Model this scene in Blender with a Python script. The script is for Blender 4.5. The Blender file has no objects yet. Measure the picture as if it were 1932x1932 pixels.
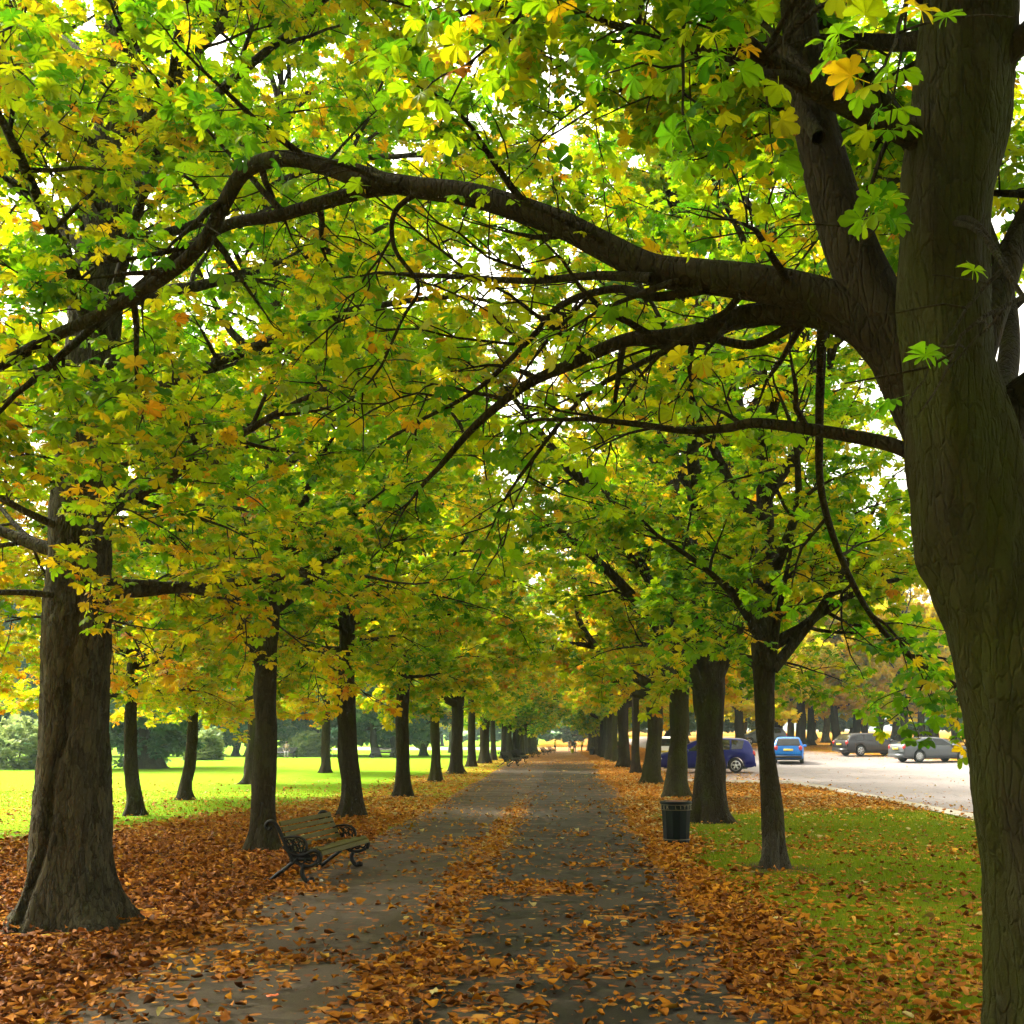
import bpy, bmesh, math, random
import numpy as np
from mathutils import Vector, Matrix, noise as mnoise

rad = math.radians
sc = bpy.context.scene
COL = sc.collection
RS = np.random.RandomState

# ------------------------------------------------------------------ camera
F = 1.08
PITCH = rad(5.0)
EYE = 2.1
SX, SY = -0.0554, 0.1177
W0 = 1932.0
cam_d = bpy.data.cameras.new('camera')
cam_d.sensor_width = 36.0
cam_d.lens = 36.0 * F
cam_d.shift_x, cam_d.shift_y = SX, SY
cam_d.clip_start, cam_d.clip_end = 0.05, 3000
cam = bpy.data.objects.new('camera', cam_d)
cam.location = (0, 0, EYE)
cam.rotation_euler = (rad(90) + PITCH, 0, 0)
COL.objects.link(cam)
sc.camera = cam


def ray(px, py):
    """direction through a photo point (photo measured on a 1932 grid)"""
    xc = (px / W0 - 0.5 + SX) / F
    yc = (0.5 + SY - py / W0) / F
    c, s = math.cos(PITCH), math.sin(PITCH)
    return np.array([xc, c - yc * s, s + yc * c])


def P(px, py, Y):
    d = ray(px, py)
    t = Y / d[1]
    return np.array([d[0] * t, Y, EYE + d[2] * t])


def sstep(a, b, x):
    t = np.clip((np.asarray(x, float) - a) / (b - a), 0, 1)
    return t * t * (3 - 2 * t)


def H(x, y):
    """lie of the land"""
    return -1.2 * sstep(60, 170, y) * (1 - sstep(5, 12, x)) + 0.8 * sstep(50, 95, y) * sstep(5, 13, x)


def G(px, py):
    d = ray(px, py)
    t = EYE / max(1e-4, -d[2])
    for _ in range(30):
        h = float(H(d[0] * t, d[1] * t))
        t = 0.5 * t + 0.5 * (EYE - h) / max(1e-4, -d[2])
    return np.array([d[0] * t, d[1] * t, float(H(d[0] * t, d[1] * t))])


def project(p):
    p = np.asarray(p, float)
    c, s = math.cos(PITCH), math.sin(PITCH)
    zc = p[..., 1] * c + (p[..., 2] - EYE) * s
    yc = -p[..., 1] * s + (p[..., 2] - EYE) * c
    zc = np.where(zc < 0.01, 0.01, zc)
    return (0.5 + F * p[..., 0] / zc - SX) * W0, (0.5 - F * yc / zc + SY) * W0, zc


def vnoise(x, y, scale, seed=0):
    """smooth 2-D value noise, 0..1"""
    x = np.asarray(x, float) / scale + seed * 17.3
    y = np.asarray(y, float) / scale + seed * 9.7
    xi, yi = np.floor(x).astype(np.int64), np.floor(y).astype(np.int64)
    xf, yf = x - xi, y - yi
    xf, yf = xf * xf * (3 - 2 * xf), yf * yf * (3 - 2 * yf)

    def h(a, b):
        v = np.sin(a * 127.1 + b * 311.7 + seed * 74.7) * 43758.5453
        return v - np.floor(v)
    return (h(xi, yi) * (1 - xf) + h(xi + 1, yi) * xf) * (1 - yf) + (h(xi, yi + 1) * (1 - xf) + h(xi + 1, yi + 1) * xf) * yf


# ------------------------------------------------------------------ object helpers
def tag(o, label=None, cat=None, group=None, kind=None):
    if label: o['label'] = label
    if cat: o['category'] = cat
    if group: o['group'] = group
    if kind: o['kind'] = kind
    return o


def empty(name, loc, rz=0.0, label=None, cat=None, group=None):
    o = bpy.data.objects.new(name, None)
    o.empty_display_size = 0.2
    o.location = [float(v) for v in loc]
    o.rotation_euler = (0, 0, rz)
    COL.objects.link(o)
    return tag(o, label, cat, group)


class MB:
    """collects verts / faces / float point attributes of one mesh"""
    def __init__(self):
        self.v, self.f, self.n, self.at = [], [], 0, {}

    def add(self, v, f, **at):
        v = np.asarray(v, float).reshape(-1, 3)
        self.v.append(v)
        for k in f:
            self.f.append(np.asarray(k, np.int64) + self.n)
        for k, a in at.items():
            self.at.setdefault(k, []).append(np.broadcast_to(np.asarray(a, float), (len(v),)))
        self.n += len(v)
        return self

    def box(self, c, s, rot=None):
        c, s = np.asarray(c, float), np.asarray(s, float) / 2
        v = np.array([[x, y, z] for z in (-1, 1) for y in (-1, 1) for x in (-1, 1)], float) * s
        if rot is not None:
            v = v @ np.array(rot.to_3x3()).T
        self.add(v + c, [np.array([[0, 2, 3, 1], [4, 5, 7, 6], [0, 1, 5, 4], [2, 6, 7, 3], [0, 4, 6, 2], [1, 3, 7, 5]])])
        return self

    def tube(self, pts, r, sides=8, cap=True, flat=1.0, up=None):
        pts = np.asarray(pts, float)
        n = len(pts)
        r = np.broadcast_to(np.asarray(r, float), (n,))
        t = np.gradient(pts, axis=0)
        t /= np.linalg.norm(t, axis=1)[:, None] + 1e-12
        ref = np.array(up, float) if up is not None else (np.array([0, 0, 1.0]) if abs(t[0][2]) < 0.9 else np.array([1.0, 0, 0]))
        us = np.empty((n, 3))
        u = ref - t[0] * np.dot(ref, t[0])
        for i in range(n):
            if up is not None:
                u = ref
            u = u - t[i] * np.dot(u, t[i])
            u = u / (np.linalg.norm(u) + 1e-12)
            us[i] = u
        ws = np.cross(t, us)
        a = np.arange(sides) * (2 * math.pi / sides)
        ring = pts[:, None, :] + r[:, None, None] * (np.cos(a)[None, :, None] * us[:, None, :] * flat + np.sin(a)[None, :, None] * ws[:, None, :])
        i = np.arange(n - 1)[:, None] * sides
        j = np.arange(sides)[None, :]
        q = np.stack([i + j, i + (j + 1) % sides, i + sides + (j + 1) % sides, i + sides + j], -1).reshape(-1, 4)
        fs = [q]
        if cap:
            fs += [np.arange(sides)[::-1][None, :], (np.arange(sides) + (n - 1) * sides)[None, :]]
        self.add(ring.reshape(-1, 3), fs)
        return self

    def lathe(self, prof, sides=24, c=(0, 0, 0), axis='z'):
        prof = np.asarray(prof, float)
        a = np.arange(sides) * (2 * math.pi / sides)
        v = np.stack([prof[:, None, 0] * np.cos(a), prof[:, None, 0] * np.sin(a), np.broadcast_to(prof[:, None, 1], (len(prof), sides))], -1)
        if axis == 'y':
            v = v[..., [0, 2, 1]] * np.array([1, 1, -1])
        i = np.arange(len(prof) - 1)[:, None] * sides
        j = np.arange(sides)[None, :]
        q = np.stack([i + j, i + (j + 1) % sides, i + sides + (j + 1) % sides, i + sides + j], -1).reshape(-1, 4)
        self.add(v.reshape(-1, 3) + np.asarray(c, float), [q])
        return self

    def build(self, name, mat, parent=None, smooth=True):
        o = bpy.data.objects.new(name, self.mesh(name, mat, smooth))
        COL.objects.link(o)
        if parent is not None:
            o.parent = parent
        return o

    def mesh(self, name, mat, smooth=True):
        me = bpy.data.meshes.new(name)
        v = np.concatenate(self.v)
        loops = np.concatenate([f.reshape(-1) for f in self.f])
        sizes = np.concatenate([np.full(len(f), f.shape[1]) for f in self.f])
        starts = np.concatenate([[0], np.cumsum(sizes)[:-1]])
        me.vertices.add(len(v))
        me.vertices.foreach_set('co', v.astype(np.float32).ravel())
        me.loops.add(len(loops))
        me.loops.foreach_set('vertex_index', loops.astype(np.int32))
        me.polygons.add(len(sizes))
        me.polygons.foreach_set('loop_start', starts.astype(np.int32))
        me.polygons.foreach_set('use_smooth', np.full(len(sizes), smooth))
        for k, a in self.at.items():
            at = me.attributes.new(k, 'FLOAT', 'POINT')
            at.data.foreach_set('value', np.concatenate(a).astype(np.float32))
        me.materials.append(mat)
        me.update(calc_edges=True)
        return me


# ------------------------------------------------------------------ materials
class NT:
    def __init__(self, name):
        self.m = bpy.data.materials.new(name)
        self.m.use_nodes = True
        self.t = self.m.node_tree
        self.t.nodes.clear()
        self.out = self.t.nodes.new('ShaderNodeOutputMaterial')

    def n(self, typ, ins=None, **props):
        nd = self.t.nodes.new('ShaderNode' + typ)
        for k, v in props.items():
            setattr(nd, k, v)
        for k, v in (ins or {}).items():
            s = nd.inputs[k]
            if hasattr(v, 'is_output'):
                self.t.links.new(v, s)
            else:
                if isinstance(v, tuple) and len(v) == 3 and s.type == 'RGBA':
                    v = v + (1,)
                s.default_value = v
        return nd

    def math(self, op, a, b=0.0, c=None, clamp=False):
        ins = {0: a, 1: b}
        if c is not None: ins[2] = c
        return self.n('Math', ins, operation=op, use_clamp=clamp).outputs[0]

    def mix(self, fac, a, b, blend='MIX'):
        nd = self.n('Mix', None, data_type='RGBA', blend_type=blend)
        for idx, v in ((0, fac), (6, a), (7, b)):
            s = nd.inputs[idx]
            if hasattr(v, 'is_output'):
                self.t.links.new(v, s)
            else:
                s.default_value = v if not (isinstance(v, tuple) and len(v) == 3) else v + (1,)
        return nd.outputs[2]

    def ramp(self, fac, stops, interp='LINEAR'):
        nd = self.n('ValToRGB', {0: fac})
        cr = nd.color_ramp
        cr.interpolation = interp
        while len(cr.elements) < len(stops):
            cr.elements.new(0.5)
        for e, (p, c) in zip(cr.elements, stops):
            e.position = p
            e.color = tuple(c) + (1,) if len(c) == 3 else c
        return nd.outputs[0]

    def pos(self):
        return self.n('NewGeometry').outputs['Position']

    def mapped(self, vec, scale):
        return self.n('Mapping', {'Vector': vec, 'Scale': scale}).outputs[0]

    def noise(self, vec, scale, detail=4, rough=0.6):
        return self.n('TexNoise', {'Vector': vec, 'Scale': scale, 'Detail': detail, 'Roughness': rough}).outputs[0]

    def attr(self, name):
        return self.n('Attribute', None, attribute_name=name).outputs['Fac']

    def bump(self, h, strength=0.5, dist=0.02):
        return self.n('Bump', {'Height': h, 'Strength': strength, 'Distance': dist}).outputs[0]

    def principled(self, **ins):
        b = self.n('BsdfPrincipled', {k.replace('_', ' '): v for k, v in ins.items()})
        self.t.links.new(b.outputs[0], self.out.inputs[0])
        return self.m


def simple(name, col, rough=0.5, metal=0.0, var=0.12, scale=30.0, spec=0.5, coat=0.0):
    t = NT(name)
    nz = t.noise(t.n('TexCoord').outputs['Object'], scale, 5)
    c = t.mix(t.math('MULTIPLY', nz, 1.0), tuple(x * (1 - var) for x in col), tuple(min(1, x * (1 + var)) for x in col))
    return t.principled(Base_Color=c, Roughness=t.math('ADD', t.math('MULTIPLY', nz, 0.12), rough - 0.06), Metallic=metal,
                        Specular_IOR_Level=spec, Coat_Weight=coat, Coat_Roughness=0.05)


def leaf_material(name, stops, brown=(0.30, 0.12, 0.02), blotch=0.5, tr=0.5):
    t = NT(name)
    tint = t.attr('tint')
    rim = t.attr('rim')
    info = t.n('ObjectInfo')
    sep = t.n('SeparateColor', {0: info.outputs['Color']})
    # each tree has turned a little more or less (object colour, red), and clumps turn together
    clump = t.noise(t.pos(), 0.55, 3)
    a = t.math('ADD', tint, t.math('SUBTRACT', sep.outputs[0], 0.5))
    a = t.math('ADD', a, t.math('MULTIPLY', t.math('SUBTRACT', clump, 0.5), 0.9), clamp=True)
    col = t.ramp(a, stops)
    # dry brown edges and blotches (leaf miner), more on the leaves that have turned
    nz = t.noise(t.pos(), 22.0, 3)
    m = t.math('ADD', t.math('MULTIPLY', rim, 0.34), t.math('MULTIPLY', nz, 0.8))
    m = t.math('ADD', m, t.math('MULTIPLY', a, 0.16))
    m = t.ramp(m, [(0.84 - 0.1 * blotch, (0, 0, 0)), (0.92 - 0.1 * blotch, (1, 1, 1))])
    col = t.mix(m, col, brown)
    fine = t.noise(t.pos(), 60.0, 2)
    col = t.mix(0.2, col, t.mix(fine, (0.3, 0.3, 0.3), (1, 1, 1)), 'MULTIPLY')
    vein = t.ramp(rim, [(0.0, (1.25, 1.2, 1.3)), (0.12, (1, 1, 1)), (0.6, (0.9, 0.9, 0.9))])
    col = t.mix(1.0, col, vein, 'MULTIPLY')
    refl = t.n('BsdfPrincipled', {'Base Color': t.mix(0.36, col, (0.0, 0.0, 0.0)), 'Roughness': 0.42, 'Specular IOR Level': 0.15})
    trn = t.n('BsdfTranslucent', {'Color': col})
    mx = t.n('MixShader', {0: tr, 1: refl.outputs[0], 2: trn.outputs[0]})
    t.t.links.new(mx.outputs[0], t.out.inputs[0])
    return t.m


CHESTNUT = [(0.0, (0.085, 0.29, 0.004)), (0.26, (0.26, 0.50, 0.004)), (0.45, (0.55, 0.66, 0.004)), (0.64, (0.84, 0.66, 0.006)),
            (0.86, (0.90, 0.50, 0.006)), (1.0, (0.78, 0.30, 0.006))]
M = {}
M['leaf'] = leaf_material('chestnut_leaf', CHESTNUT, tr=0.66)
M['leaf_gold'] = leaf_material('golden_leaf', [(0, (0.55, 0.68, 0.01)), (0.3, (0.92, 0.80, 0.012)), (0.6, (0.97, 0.68, 0.012)), (1.0, (0.95, 0.56, 0.012))], tr=0.68, blotch=-0.6)
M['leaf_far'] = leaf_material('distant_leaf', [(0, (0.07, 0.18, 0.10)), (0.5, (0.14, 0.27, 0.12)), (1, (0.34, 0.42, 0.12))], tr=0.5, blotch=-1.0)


def bark_material(name, cols, moss=0.35, crack=1.0, scale=1.0, scar=False):
    t = NT(name)
    p = t.pos()
    st = t.mapped(p, (10.0 * scale, 10.0 * scale, 2.6 * scale))
    warp = t.n('TexNoise', {'Vector': st, 'Scale': 1.3, 'Detail': 3.0}).outputs['Color']
    st2 = t.n('VectorMath', {0: st, 1: t.n('VectorMath', {0: warp, 'Scale': 0.9}, operation='SCALE').outputs[0]}, operation='ADD').outputs[0]
    vor = t.n('TexVoronoi', {'Vector': st2, 'Scale': 1.6}, feature='DISTANCE_TO_EDGE').outputs['Distance']
    plate = t.n('TexVoronoi', {'Vector': st2, 'Scale': 1.6}).outputs['Color']
    pv = t.n('SeparateColor', {0: plate}).outputs[0]
    fine = t.noise(t.mapped(p, (26, 26, 9)), 2.0, 6, 0.7)
    c = t.ramp(fine, [(0.25, cols[0]), (0.55, cols[1]), (0.8, cols[2])])
    c = t.mix(t.math('MULTIPLY', pv, 0.55), c, cols[2])
    edge = t.ramp(vor, [(0.0, (0.35, 0.35, 0.35)), (0.07, (1, 1, 1))])
    c = t.mix(t.math('MULTIPLY', t.ramp(t.noise(p, 3.0, 3), [(0.35, (0, 0, 0)), (0.65, (1, 1, 1))]), crack * 0.8), c, t.mix(1.0, c, edge, 'MULTIPLY'))
    mo = t.noise(t.mapped(p, (2.2, 2.2, 0.9)), 1.0, 5, 0.65)
    mo = t.ramp(mo, [(0.62 - 0.28 * moss, (0, 0, 0)), (0.85 - 0.22 * moss, (1, 1, 1))])
    c = t.mix(t.math('MULTIPLY', mo, 0.75), c, (0.048, 0.056, 0.005))
    lich = t.noise(p, 9.0, 3)
    c = t.mix(t.ramp(lich, [(0.66, (0, 0, 0)), (0.74, (0.5, 0.5, 0.5))]), c, (0.07, 0.075, 0.035))
    h = t.math('ADD', t.math('MULTIPLY', t.math('MINIMUM', vor, 0.14), 4.0 * crack), t.math('MULTIPLY', fine, 0.8))
    if scar:
        z = t.n('SeparateXYZ', {0: p}).outputs[2]
        zz = t.math('ADD', z, t.math('MULTIPLY', t.noise(t.mapped(p, (9, 9, 2.5)), 1.0, 4), 1.9))
        c = t.mix(t.ramp(t.math('SUBTRACT', zz, 0.6), [(0.82, (0.75, 0.75, 0.75)), (0.96, (0, 0, 0))]), c, t.mix(fine, (0.03, 0.025, 0.017), (0.11, 0.095, 0.07)))
    return t.principled(Base_Color=c, Roughness=0.9, Specular_IOR_Level=0.12, Normal=t.bump(h, 1.0, 0.05))


M['bark'] = bark_material('chestnut_bark', [(0.0136, 0.0099, 0.0045), (0.0298, 0.0223, 0.0098), (0.0527, 0.0415, 0.0201)])
M['bark_grey'] = bark_material('flaky_grey_bark', [(0.0101, 0.0082, 0.0040), (0.0342, 0.0287, 0.0155), (0.1202, 0.1050, 0.0588)], moss=0.12, crack=1.1)
M['bark_moss'] = bark_material('mossy_bark', [(0.0161, 0.0124, 0.0054), (0.0322, 0.0260, 0.0112), (0.0558, 0.0465, 0.0214)], moss=0.95)
M['bark_scar'] = bark_material('scarred_bark', [(0.014, 0.0099, 0.0045), (0.03, 0.0223, 0.0098), (0.053, 0.0415, 0.02)], scar=True)
M['bark_brown'] = bark_material('brown_bark', [(0.0125, 0.0085, 0.0039), (0.0246, 0.0165, 0.0074), (0.0424, 0.0312, 0.0151)], moss=0.45, crack=0.7)


# ------------------------------------------------------------------ ground fields
PATH_L, PATH_S, PATH_R = -3.75, -1.16, 1.5


def path_right(y):
    y = np.asarray(y, float)
    return PATH_R + (vnoise(y, y * 0, 2.3, 3) - 0.5) * 0.5 + (vnoise(y, y * 0, 0.7, 5) - 0.5) * 0.16


def path_left(y):
    y = np.asarray(y, float)
    return PATH_L + (vnoise(y, y * 0, 3.1, 8) - 0.5) * 0.22


def seam(y):
    y = np.asarray(y, float)
    return PATH_S + (vnoise(y, y * 0, 2.1, 12) - 0.5) * 0.3


def road_x0(y):
    y = np.asarray(y, float)
    return np.interp(y, [0, 24, 34, 39, 43.2, 44.6, 63, 66, 75, 180], [10.4, 9.75, 9.35, 9.15, 8.6, 4.7, 4.7, 7.4, 8.2, 9.0])


def road_x1(y):
    y = np.asarray(y, float)
    return np.interp(y, [0, 55, 62, 66, 86, 180], [75, 60, 33, 23.5, 13.8, 13.8])


def litter(x, y):
    """share of the ground covered by fallen leaves"""
    x, y = np.asarray(x, float), np.asarray(y, float)
    n1, n2, n3 = vnoise(x, y, 1.6, 1), vnoise(x, y, 0.5, 2), vnoise(x, y, 4.0, 4)
    L = np.zeros_like(x)
    # left strip under the near row, deep carpet close to the camera
    wl = np.interp(y, [0, 18, 24, 30, 40, 60, 120], [-11.5, -10.2, -8.6, -6.6, -5.6, -5.2, -5.4])
    left = 1.0 - sstep(0.0, 2.2, (wl - x) + (n3 - 0.5) * 2.0)
    left = np.where(x < path_left(y), left, 0) * np.interp(y, [0, 26, 34, 60, 90], [0.95, 0.9, 0.62, 0.6, 0.8])
    sparse = np.where(x < path_left(y), 0.13 + 0.1 * n1, 0) * (1 - sstep(-14, -24, -x * -1)) * (1 - sstep(36, 50, y))
    L = np.maximum(left, sparse)
    # right verge: drift along the path edge, bare grass, then a deep drift near the kerb
    ed = x - path_right(y)
    drift = (1 - sstep(0.35, 1.25, ed + (n3 - 0.5) * 0.8)) * 0.95
    near = (1 - sstep(10.5, 14.5, y + x * 0.55)) * (0.62 - 0.06 * x)
    far = sstep(26.5, 30.5, y + (n3 - 0.5) * 3) * 0.97
    mid = 0.10 + 0.14 * sstep(0.45, 0.8, n1) + 0.16 * (1 - sstep(10, 17, y))
    right = np.maximum(np.maximum(drift, far), np.maximum(near, mid))
    L = np.where(ed > 0, right, L)
    # the path: a drift along the seam, loose clusters, deep again far away
    on = (x >= path_left(y)) & (x <= path_right(y))
    sm = np.exp(-((x - seam(y) + 0.22) / 0.30) ** 2) * (1 - sstep(26, 40, y)) * (0.35 + 0.6 * n1)
    cl = sstep(0.52, 0.80, 0.55 * n1 + 0.45 * n2) * (0.55 - 0.36 * sstep(12, 26, y))
    base = 0.045 + 0.10 * (1 - sstep(8, 16, y))
    edge = 0.5 * np.exp(-np.abs(x - path_right(y)) / 0.18) + 0.4 * np.exp(-np.abs(x - path_left(y)) / 0.2)
    farp = 0.85 * sstep(52, 84, y + (n3 - 0.5) * 14)
    pl = np.maximum(np.clip(sm + cl + base + edge, 0, 0.9), farp)
    L = np.where(on, pl, L)
    # the road: leaves only along its edge and under the parked cars
    rd = (x > road_x0(y)) & (x < road_x1(y))
    L = np.where(rd, 0.02 + 0.75 * np.exp(-np.abs(x - road_x1(y)) / 2.5) + 0.3 * np.exp(-(x - road_x0(y)) / 0.5) + 0.30 * (x < 9) * (y > 44) * (y < 63), L)
    L = np.where((x > road_x1(y)), 0.85, L)
    return np.clip(L, 0, 1)


def litter_nodes(t, base_col, base_bump):
    """fallen leaves too far away to be modelled one by one: cells of leaf colour over the base"""
    p = t.pos()
    L = t.attr('litter')
    wob = t.n('VectorMath', {0: p, 1: t.n('VectorMath', {0: t.n('TexNoise', {'Vector': p, 'Scale': 14.0, 'Detail': 2.0}).outputs['Color'], 'Scale': 0.09}, operation='SCALE').outputs[0]}, operation='ADD').outputs[0]
    vo = t.n('TexVoronoi', {'Vector': wob, 'Scale': 11.0})
    rnd = t.n('SeparateColor', {0: vo.outputs['Color']})
    d = vo.outputs['Distance']
    has = t.math('LESS_THAN', rnd.outputs[0], t.math('MULTIPLY', L, 1.05))
    shape = t.math('LESS_THAN', d, t.math('ADD', 0.42, t.math('MULTIPLY', L, 0.8)))
    m = t.math('MULTIPLY', has, shape)
    col = t.ramp(rnd.outputs[1], [(0, (0.13, 0.042, 0.012)), (0.35, (0.27, 0.09, 0.018)), (0.65, (0.40, 0.15, 0.022)), (0.88, (0.52, 0.25, 0.035)), (1, (0.42, 0.30, 0.05))])
    col = t.mix(0.5, col, t.mix(t.noise(p, 40.0, 3), (0.25, 0.25, 0.25), (1, 1, 1)), 'MULTIPLY')
    c = t.mix(m, base_col, col)
    h = t.math('ADD', base_bump, t.math('MULTIPLY', m, t.math('SUBTRACT', 1.0, d)))
    return c, h


def ground_material():
    t = NT('lawn_and_litter')
    p = t.pos()
    n1 = t.noise(p, 0.35, 4)
    n2 = t.noise(p, 7.0, 5)
    n3 = t.noise(p, 60.0, 3)
    g = t.mix(n1, (0.13, 0.33, 0.022), (0.20, 0.38, 0.024))
    g = t.mix(t.math('MULTIPLY', n2, 0.5), g, (0.28, 0.38, 0.02))
    g = t.mix(0.55, g, t.mix(n3, (0.25, 0.25, 0.25), (1.0, 1.0, 1.0)), 'MULTIPLY')
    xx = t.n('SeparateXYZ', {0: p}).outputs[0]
    verge = t.mix(n1, (0.090, 0.145, 0.006), (0.15, 0.19, 0.009))       # olive verge by the road, its colour darkened to offset the sunlight there
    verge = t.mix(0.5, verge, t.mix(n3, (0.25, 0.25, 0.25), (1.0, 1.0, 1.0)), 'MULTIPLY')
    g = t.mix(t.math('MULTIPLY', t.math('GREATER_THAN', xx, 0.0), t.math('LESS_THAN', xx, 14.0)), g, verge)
    soil = t.mix(n2, (0.045, 0.03, 0.018), (0.09, 0.06, 0.035))
    g = t.mix(t.attr('soil'), g, soil)
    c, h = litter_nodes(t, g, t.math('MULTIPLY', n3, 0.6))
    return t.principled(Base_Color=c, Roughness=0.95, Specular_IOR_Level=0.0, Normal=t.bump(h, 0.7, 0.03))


def tarmac_material(name, c0, c1, wet=0.0, litter_on=True, seed=0.0):
    t = NT(name)
    p = t.n('VectorMath', {0: t.pos(), 1: (seed, seed * 2, 0)}, operation='ADD').outputs[0]
    n1 = t.noise(p, 0.6, 4)
    n2 = t.noise(p, 160.0, 3)
    c = t.mix(n1, c0, c1)
    c = t.mix(0.45, c, t.mix(n2, (0.35, 0.35, 0.35), (1, 1, 1)), 'MULTIPLY')
    gr = t.noise(p, 38.0, 3, 0.7)
    c = t.mix(0.5, c, t.mix(t.ramp(gr, [(0.35, (0, 0, 0)), (0.65, (1, 1, 1))]), (0.45, 0.45, 0.45), (1.1, 1.1, 1.1)), 'MULTIPLY')
    wp = t.n('VectorMath', {0: p, 1: t.n('VectorMath', {0: t.n('TexNoise', {'Vector': p, 'Scale': 1.7, 'Detail': 4.0}).outputs['Color'], 'Scale': 0.9}, operation='SCALE').outputs[0]}, operation='ADD').outputs[0]
    ck = t.n('TexVoronoi', {'Vector': wp, 'Scale': 0.42}, feature='DISTANCE_TO_EDGE').outputs['Distance']
    c = t.mix(1.0, c, t.ramp(ck, [(0.0, (0.4, 0.4, 0.4)), (0.012, (1, 1, 1))]), 'MULTIPLY')
    rough = 0.75
    if wet:
        w = t.noise(t.mapped(p, (0.8, 1.0, 1.0)), 1.1, 5, 0.6)
        w = t.ramp(w, [(0.48, (0, 0, 0)), (0.53, (1, 1, 1))])
        c = t.mix(t.math('MULTIPLY', w, wet), c, t.mix(1.0, c, (0.30, 0.29, 0.27), 'MULTIPLY'))
        rough = t.math('SUBTRACT', 0.8, t.math('MULTIPLY', w, 0.25))
    h = t.math('MULTIPLY', n2, 0.5)
    if litter_on:
        c, h = litter_nodes(t, c, h)
    return t.principled(Base_Color=c, Roughness=rough, Specular_IOR_Level=0.12, Normal=t.bump(h, 0.5, 0.012))


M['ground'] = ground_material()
M['path'] = tarmac_material('old_tarmac', (0.074, 0.055, 0.037), (0.105, 0.080, 0.056), wet=0.4)
M['path_new'] = tarmac_material('newer_tarmac', (0.048, 0.039, 0.026), (0.070, 0.057, 0.040), wet=1.0, seed=3.7)
M['road'] = tarmac_material('road_tarmac', (0.24, 0.21, 0.20), (0.31, 0.275, 0.265), seed=8.1)
M['kerb'] = simple('kerb_stone', (0.42, 0.38, 0.31), 0.8, var=0.25, scale=6)

# ------------------------------------------------------------------ where the trees of the two rows stand
LEFT = [G(*q) for q in [(133, 1742), (498, 1605), (663, 1541), (760, 1502), (822, 1474), (860, 1459), (890, 1446), (914, 1440), (931, 1434)]]
RIGHT = [G(*q) for q in [(1461, 1637), (1340, 1551), (1276, 1505), (1230, 1478), (1199, 1458), (1178, 1447), (1160, 1437)]]
for i, q in enumerate(LEFT): print('L', i, np.round(q, 2))
for i, q in enumerate(RIGHT): print('R', i, np.round(q, 2))
RF = P(2014, 1990, 7.0)
RF[2] = 0.0

# ------------------------------------------------------------------ ground sheets
def grid_sheet(name, xs_of_y, ys, z, mat, kind='structure', soil=None):
    rows = [np.stack([xs, np.full(len(xs), y)], -1) for y, xs in ((y, xs_of_y(y)) for y in ys)]
    a = np.stack(rows)
    nx, ny = a.shape[1], a.shape[0]
    x, y = a[..., 0].ravel(), a[..., 1].ravel()
    v = np.stack([x, y, H(x, y) + z], -1)
    i = np.arange(ny - 1)[:, None] * nx
    j = np.arange(nx - 1)[None, :]
    q = np.stack([i + j, i + j + 1, i + nx + j + 1, i + nx + j], -1).reshape(-1, 4)
    mb = MB()
    at = dict(litter=litter(x, y))
    if soil is not None:
        at['soil'] = soil(x, y)
    mb.add(v, [q], **at)
    o = mb.build(name, mat)
    return tag(o, kind=kind)


def soil_field(x, y):
    s = np.zeros_like(x)
    for q in LEFT + RIGHT + [RF]:
        d = np.hypot(x - q[0], y - q[1])
        s = np.maximum(s, 1 - sstep(0.5, 1.15 if q[0] < 0 else 0.75, d + (vnoise(x, y, 0.5, 6) - 0.5) * 0.4))
    lft = (x < -3.7) & (x > -11) & (y < 28)
    return np.clip(s + np.where(lft, 0.75 * (1 - sstep(17, 27, y)), 0), 0, 1)


gx = np.concatenate([[-900, -500, -250, -130, -80, -55, -40], np.arange(-30, -12, 1.0), np.arange(-12, 11, 0.25), np.arange(11, 40, 1.0), [45, 55, 75, 120, 250, 500, 900]])
gy = np.concatenate([[-300, -120, -50, -20, -8, 0, 4], np.arange(6, 50, 0.4), np.arange(50, 180, 1.0), [190, 210, 250, 320, 500, 900, 1500]])
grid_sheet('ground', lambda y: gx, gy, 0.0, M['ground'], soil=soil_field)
py_ = np.concatenate([[-12, -6, 0, 3], np.arange(5, 50, 0.2), np.arange(50, 178, 1.0)])
tt = np.linspace(0, 1, 23)
grid_sheet('path', lambda y: path_left(y) + (seam(y) + 0.02 - path_left(y)) * tt, py_, 0.004, M['path'])
grid_sheet('path_resurfaced_strip', lambda y: seam(y) + (path_right(y) - seam(y)) * tt, py_, 0.009, M['path_new'])
ry = np.concatenate([np.arange(5, 43, 1.0), np.arange(43, 48, 0.2), np.arange(48, 178, 1.0)])
grid_sheet('road', lambda y: road_x0(y) + (road_x1(y) - road_x0(y)) * np.linspace(0, 1, 60) ** 1.4, ry, 0.012, M['road'])
ky = np.concatenate([np.arange(8, 43, 1.0), np.arange(43, 44.8, 0.1)])
kx = road_x0(ky) - 0.09
kb = MB()
kp = np.stack([kx, ky, H(kx, ky) + 0.02], -1)
kb.tube(kp, 0.13, sides=4, flat=0.75, up=(0, 0, 1))
ang = math.pi / 4
tag(kb.build('kerb', M['kerb'], smooth=False), 'pale stone kerb edging the leafy verge along the road', 'kerb')
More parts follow.
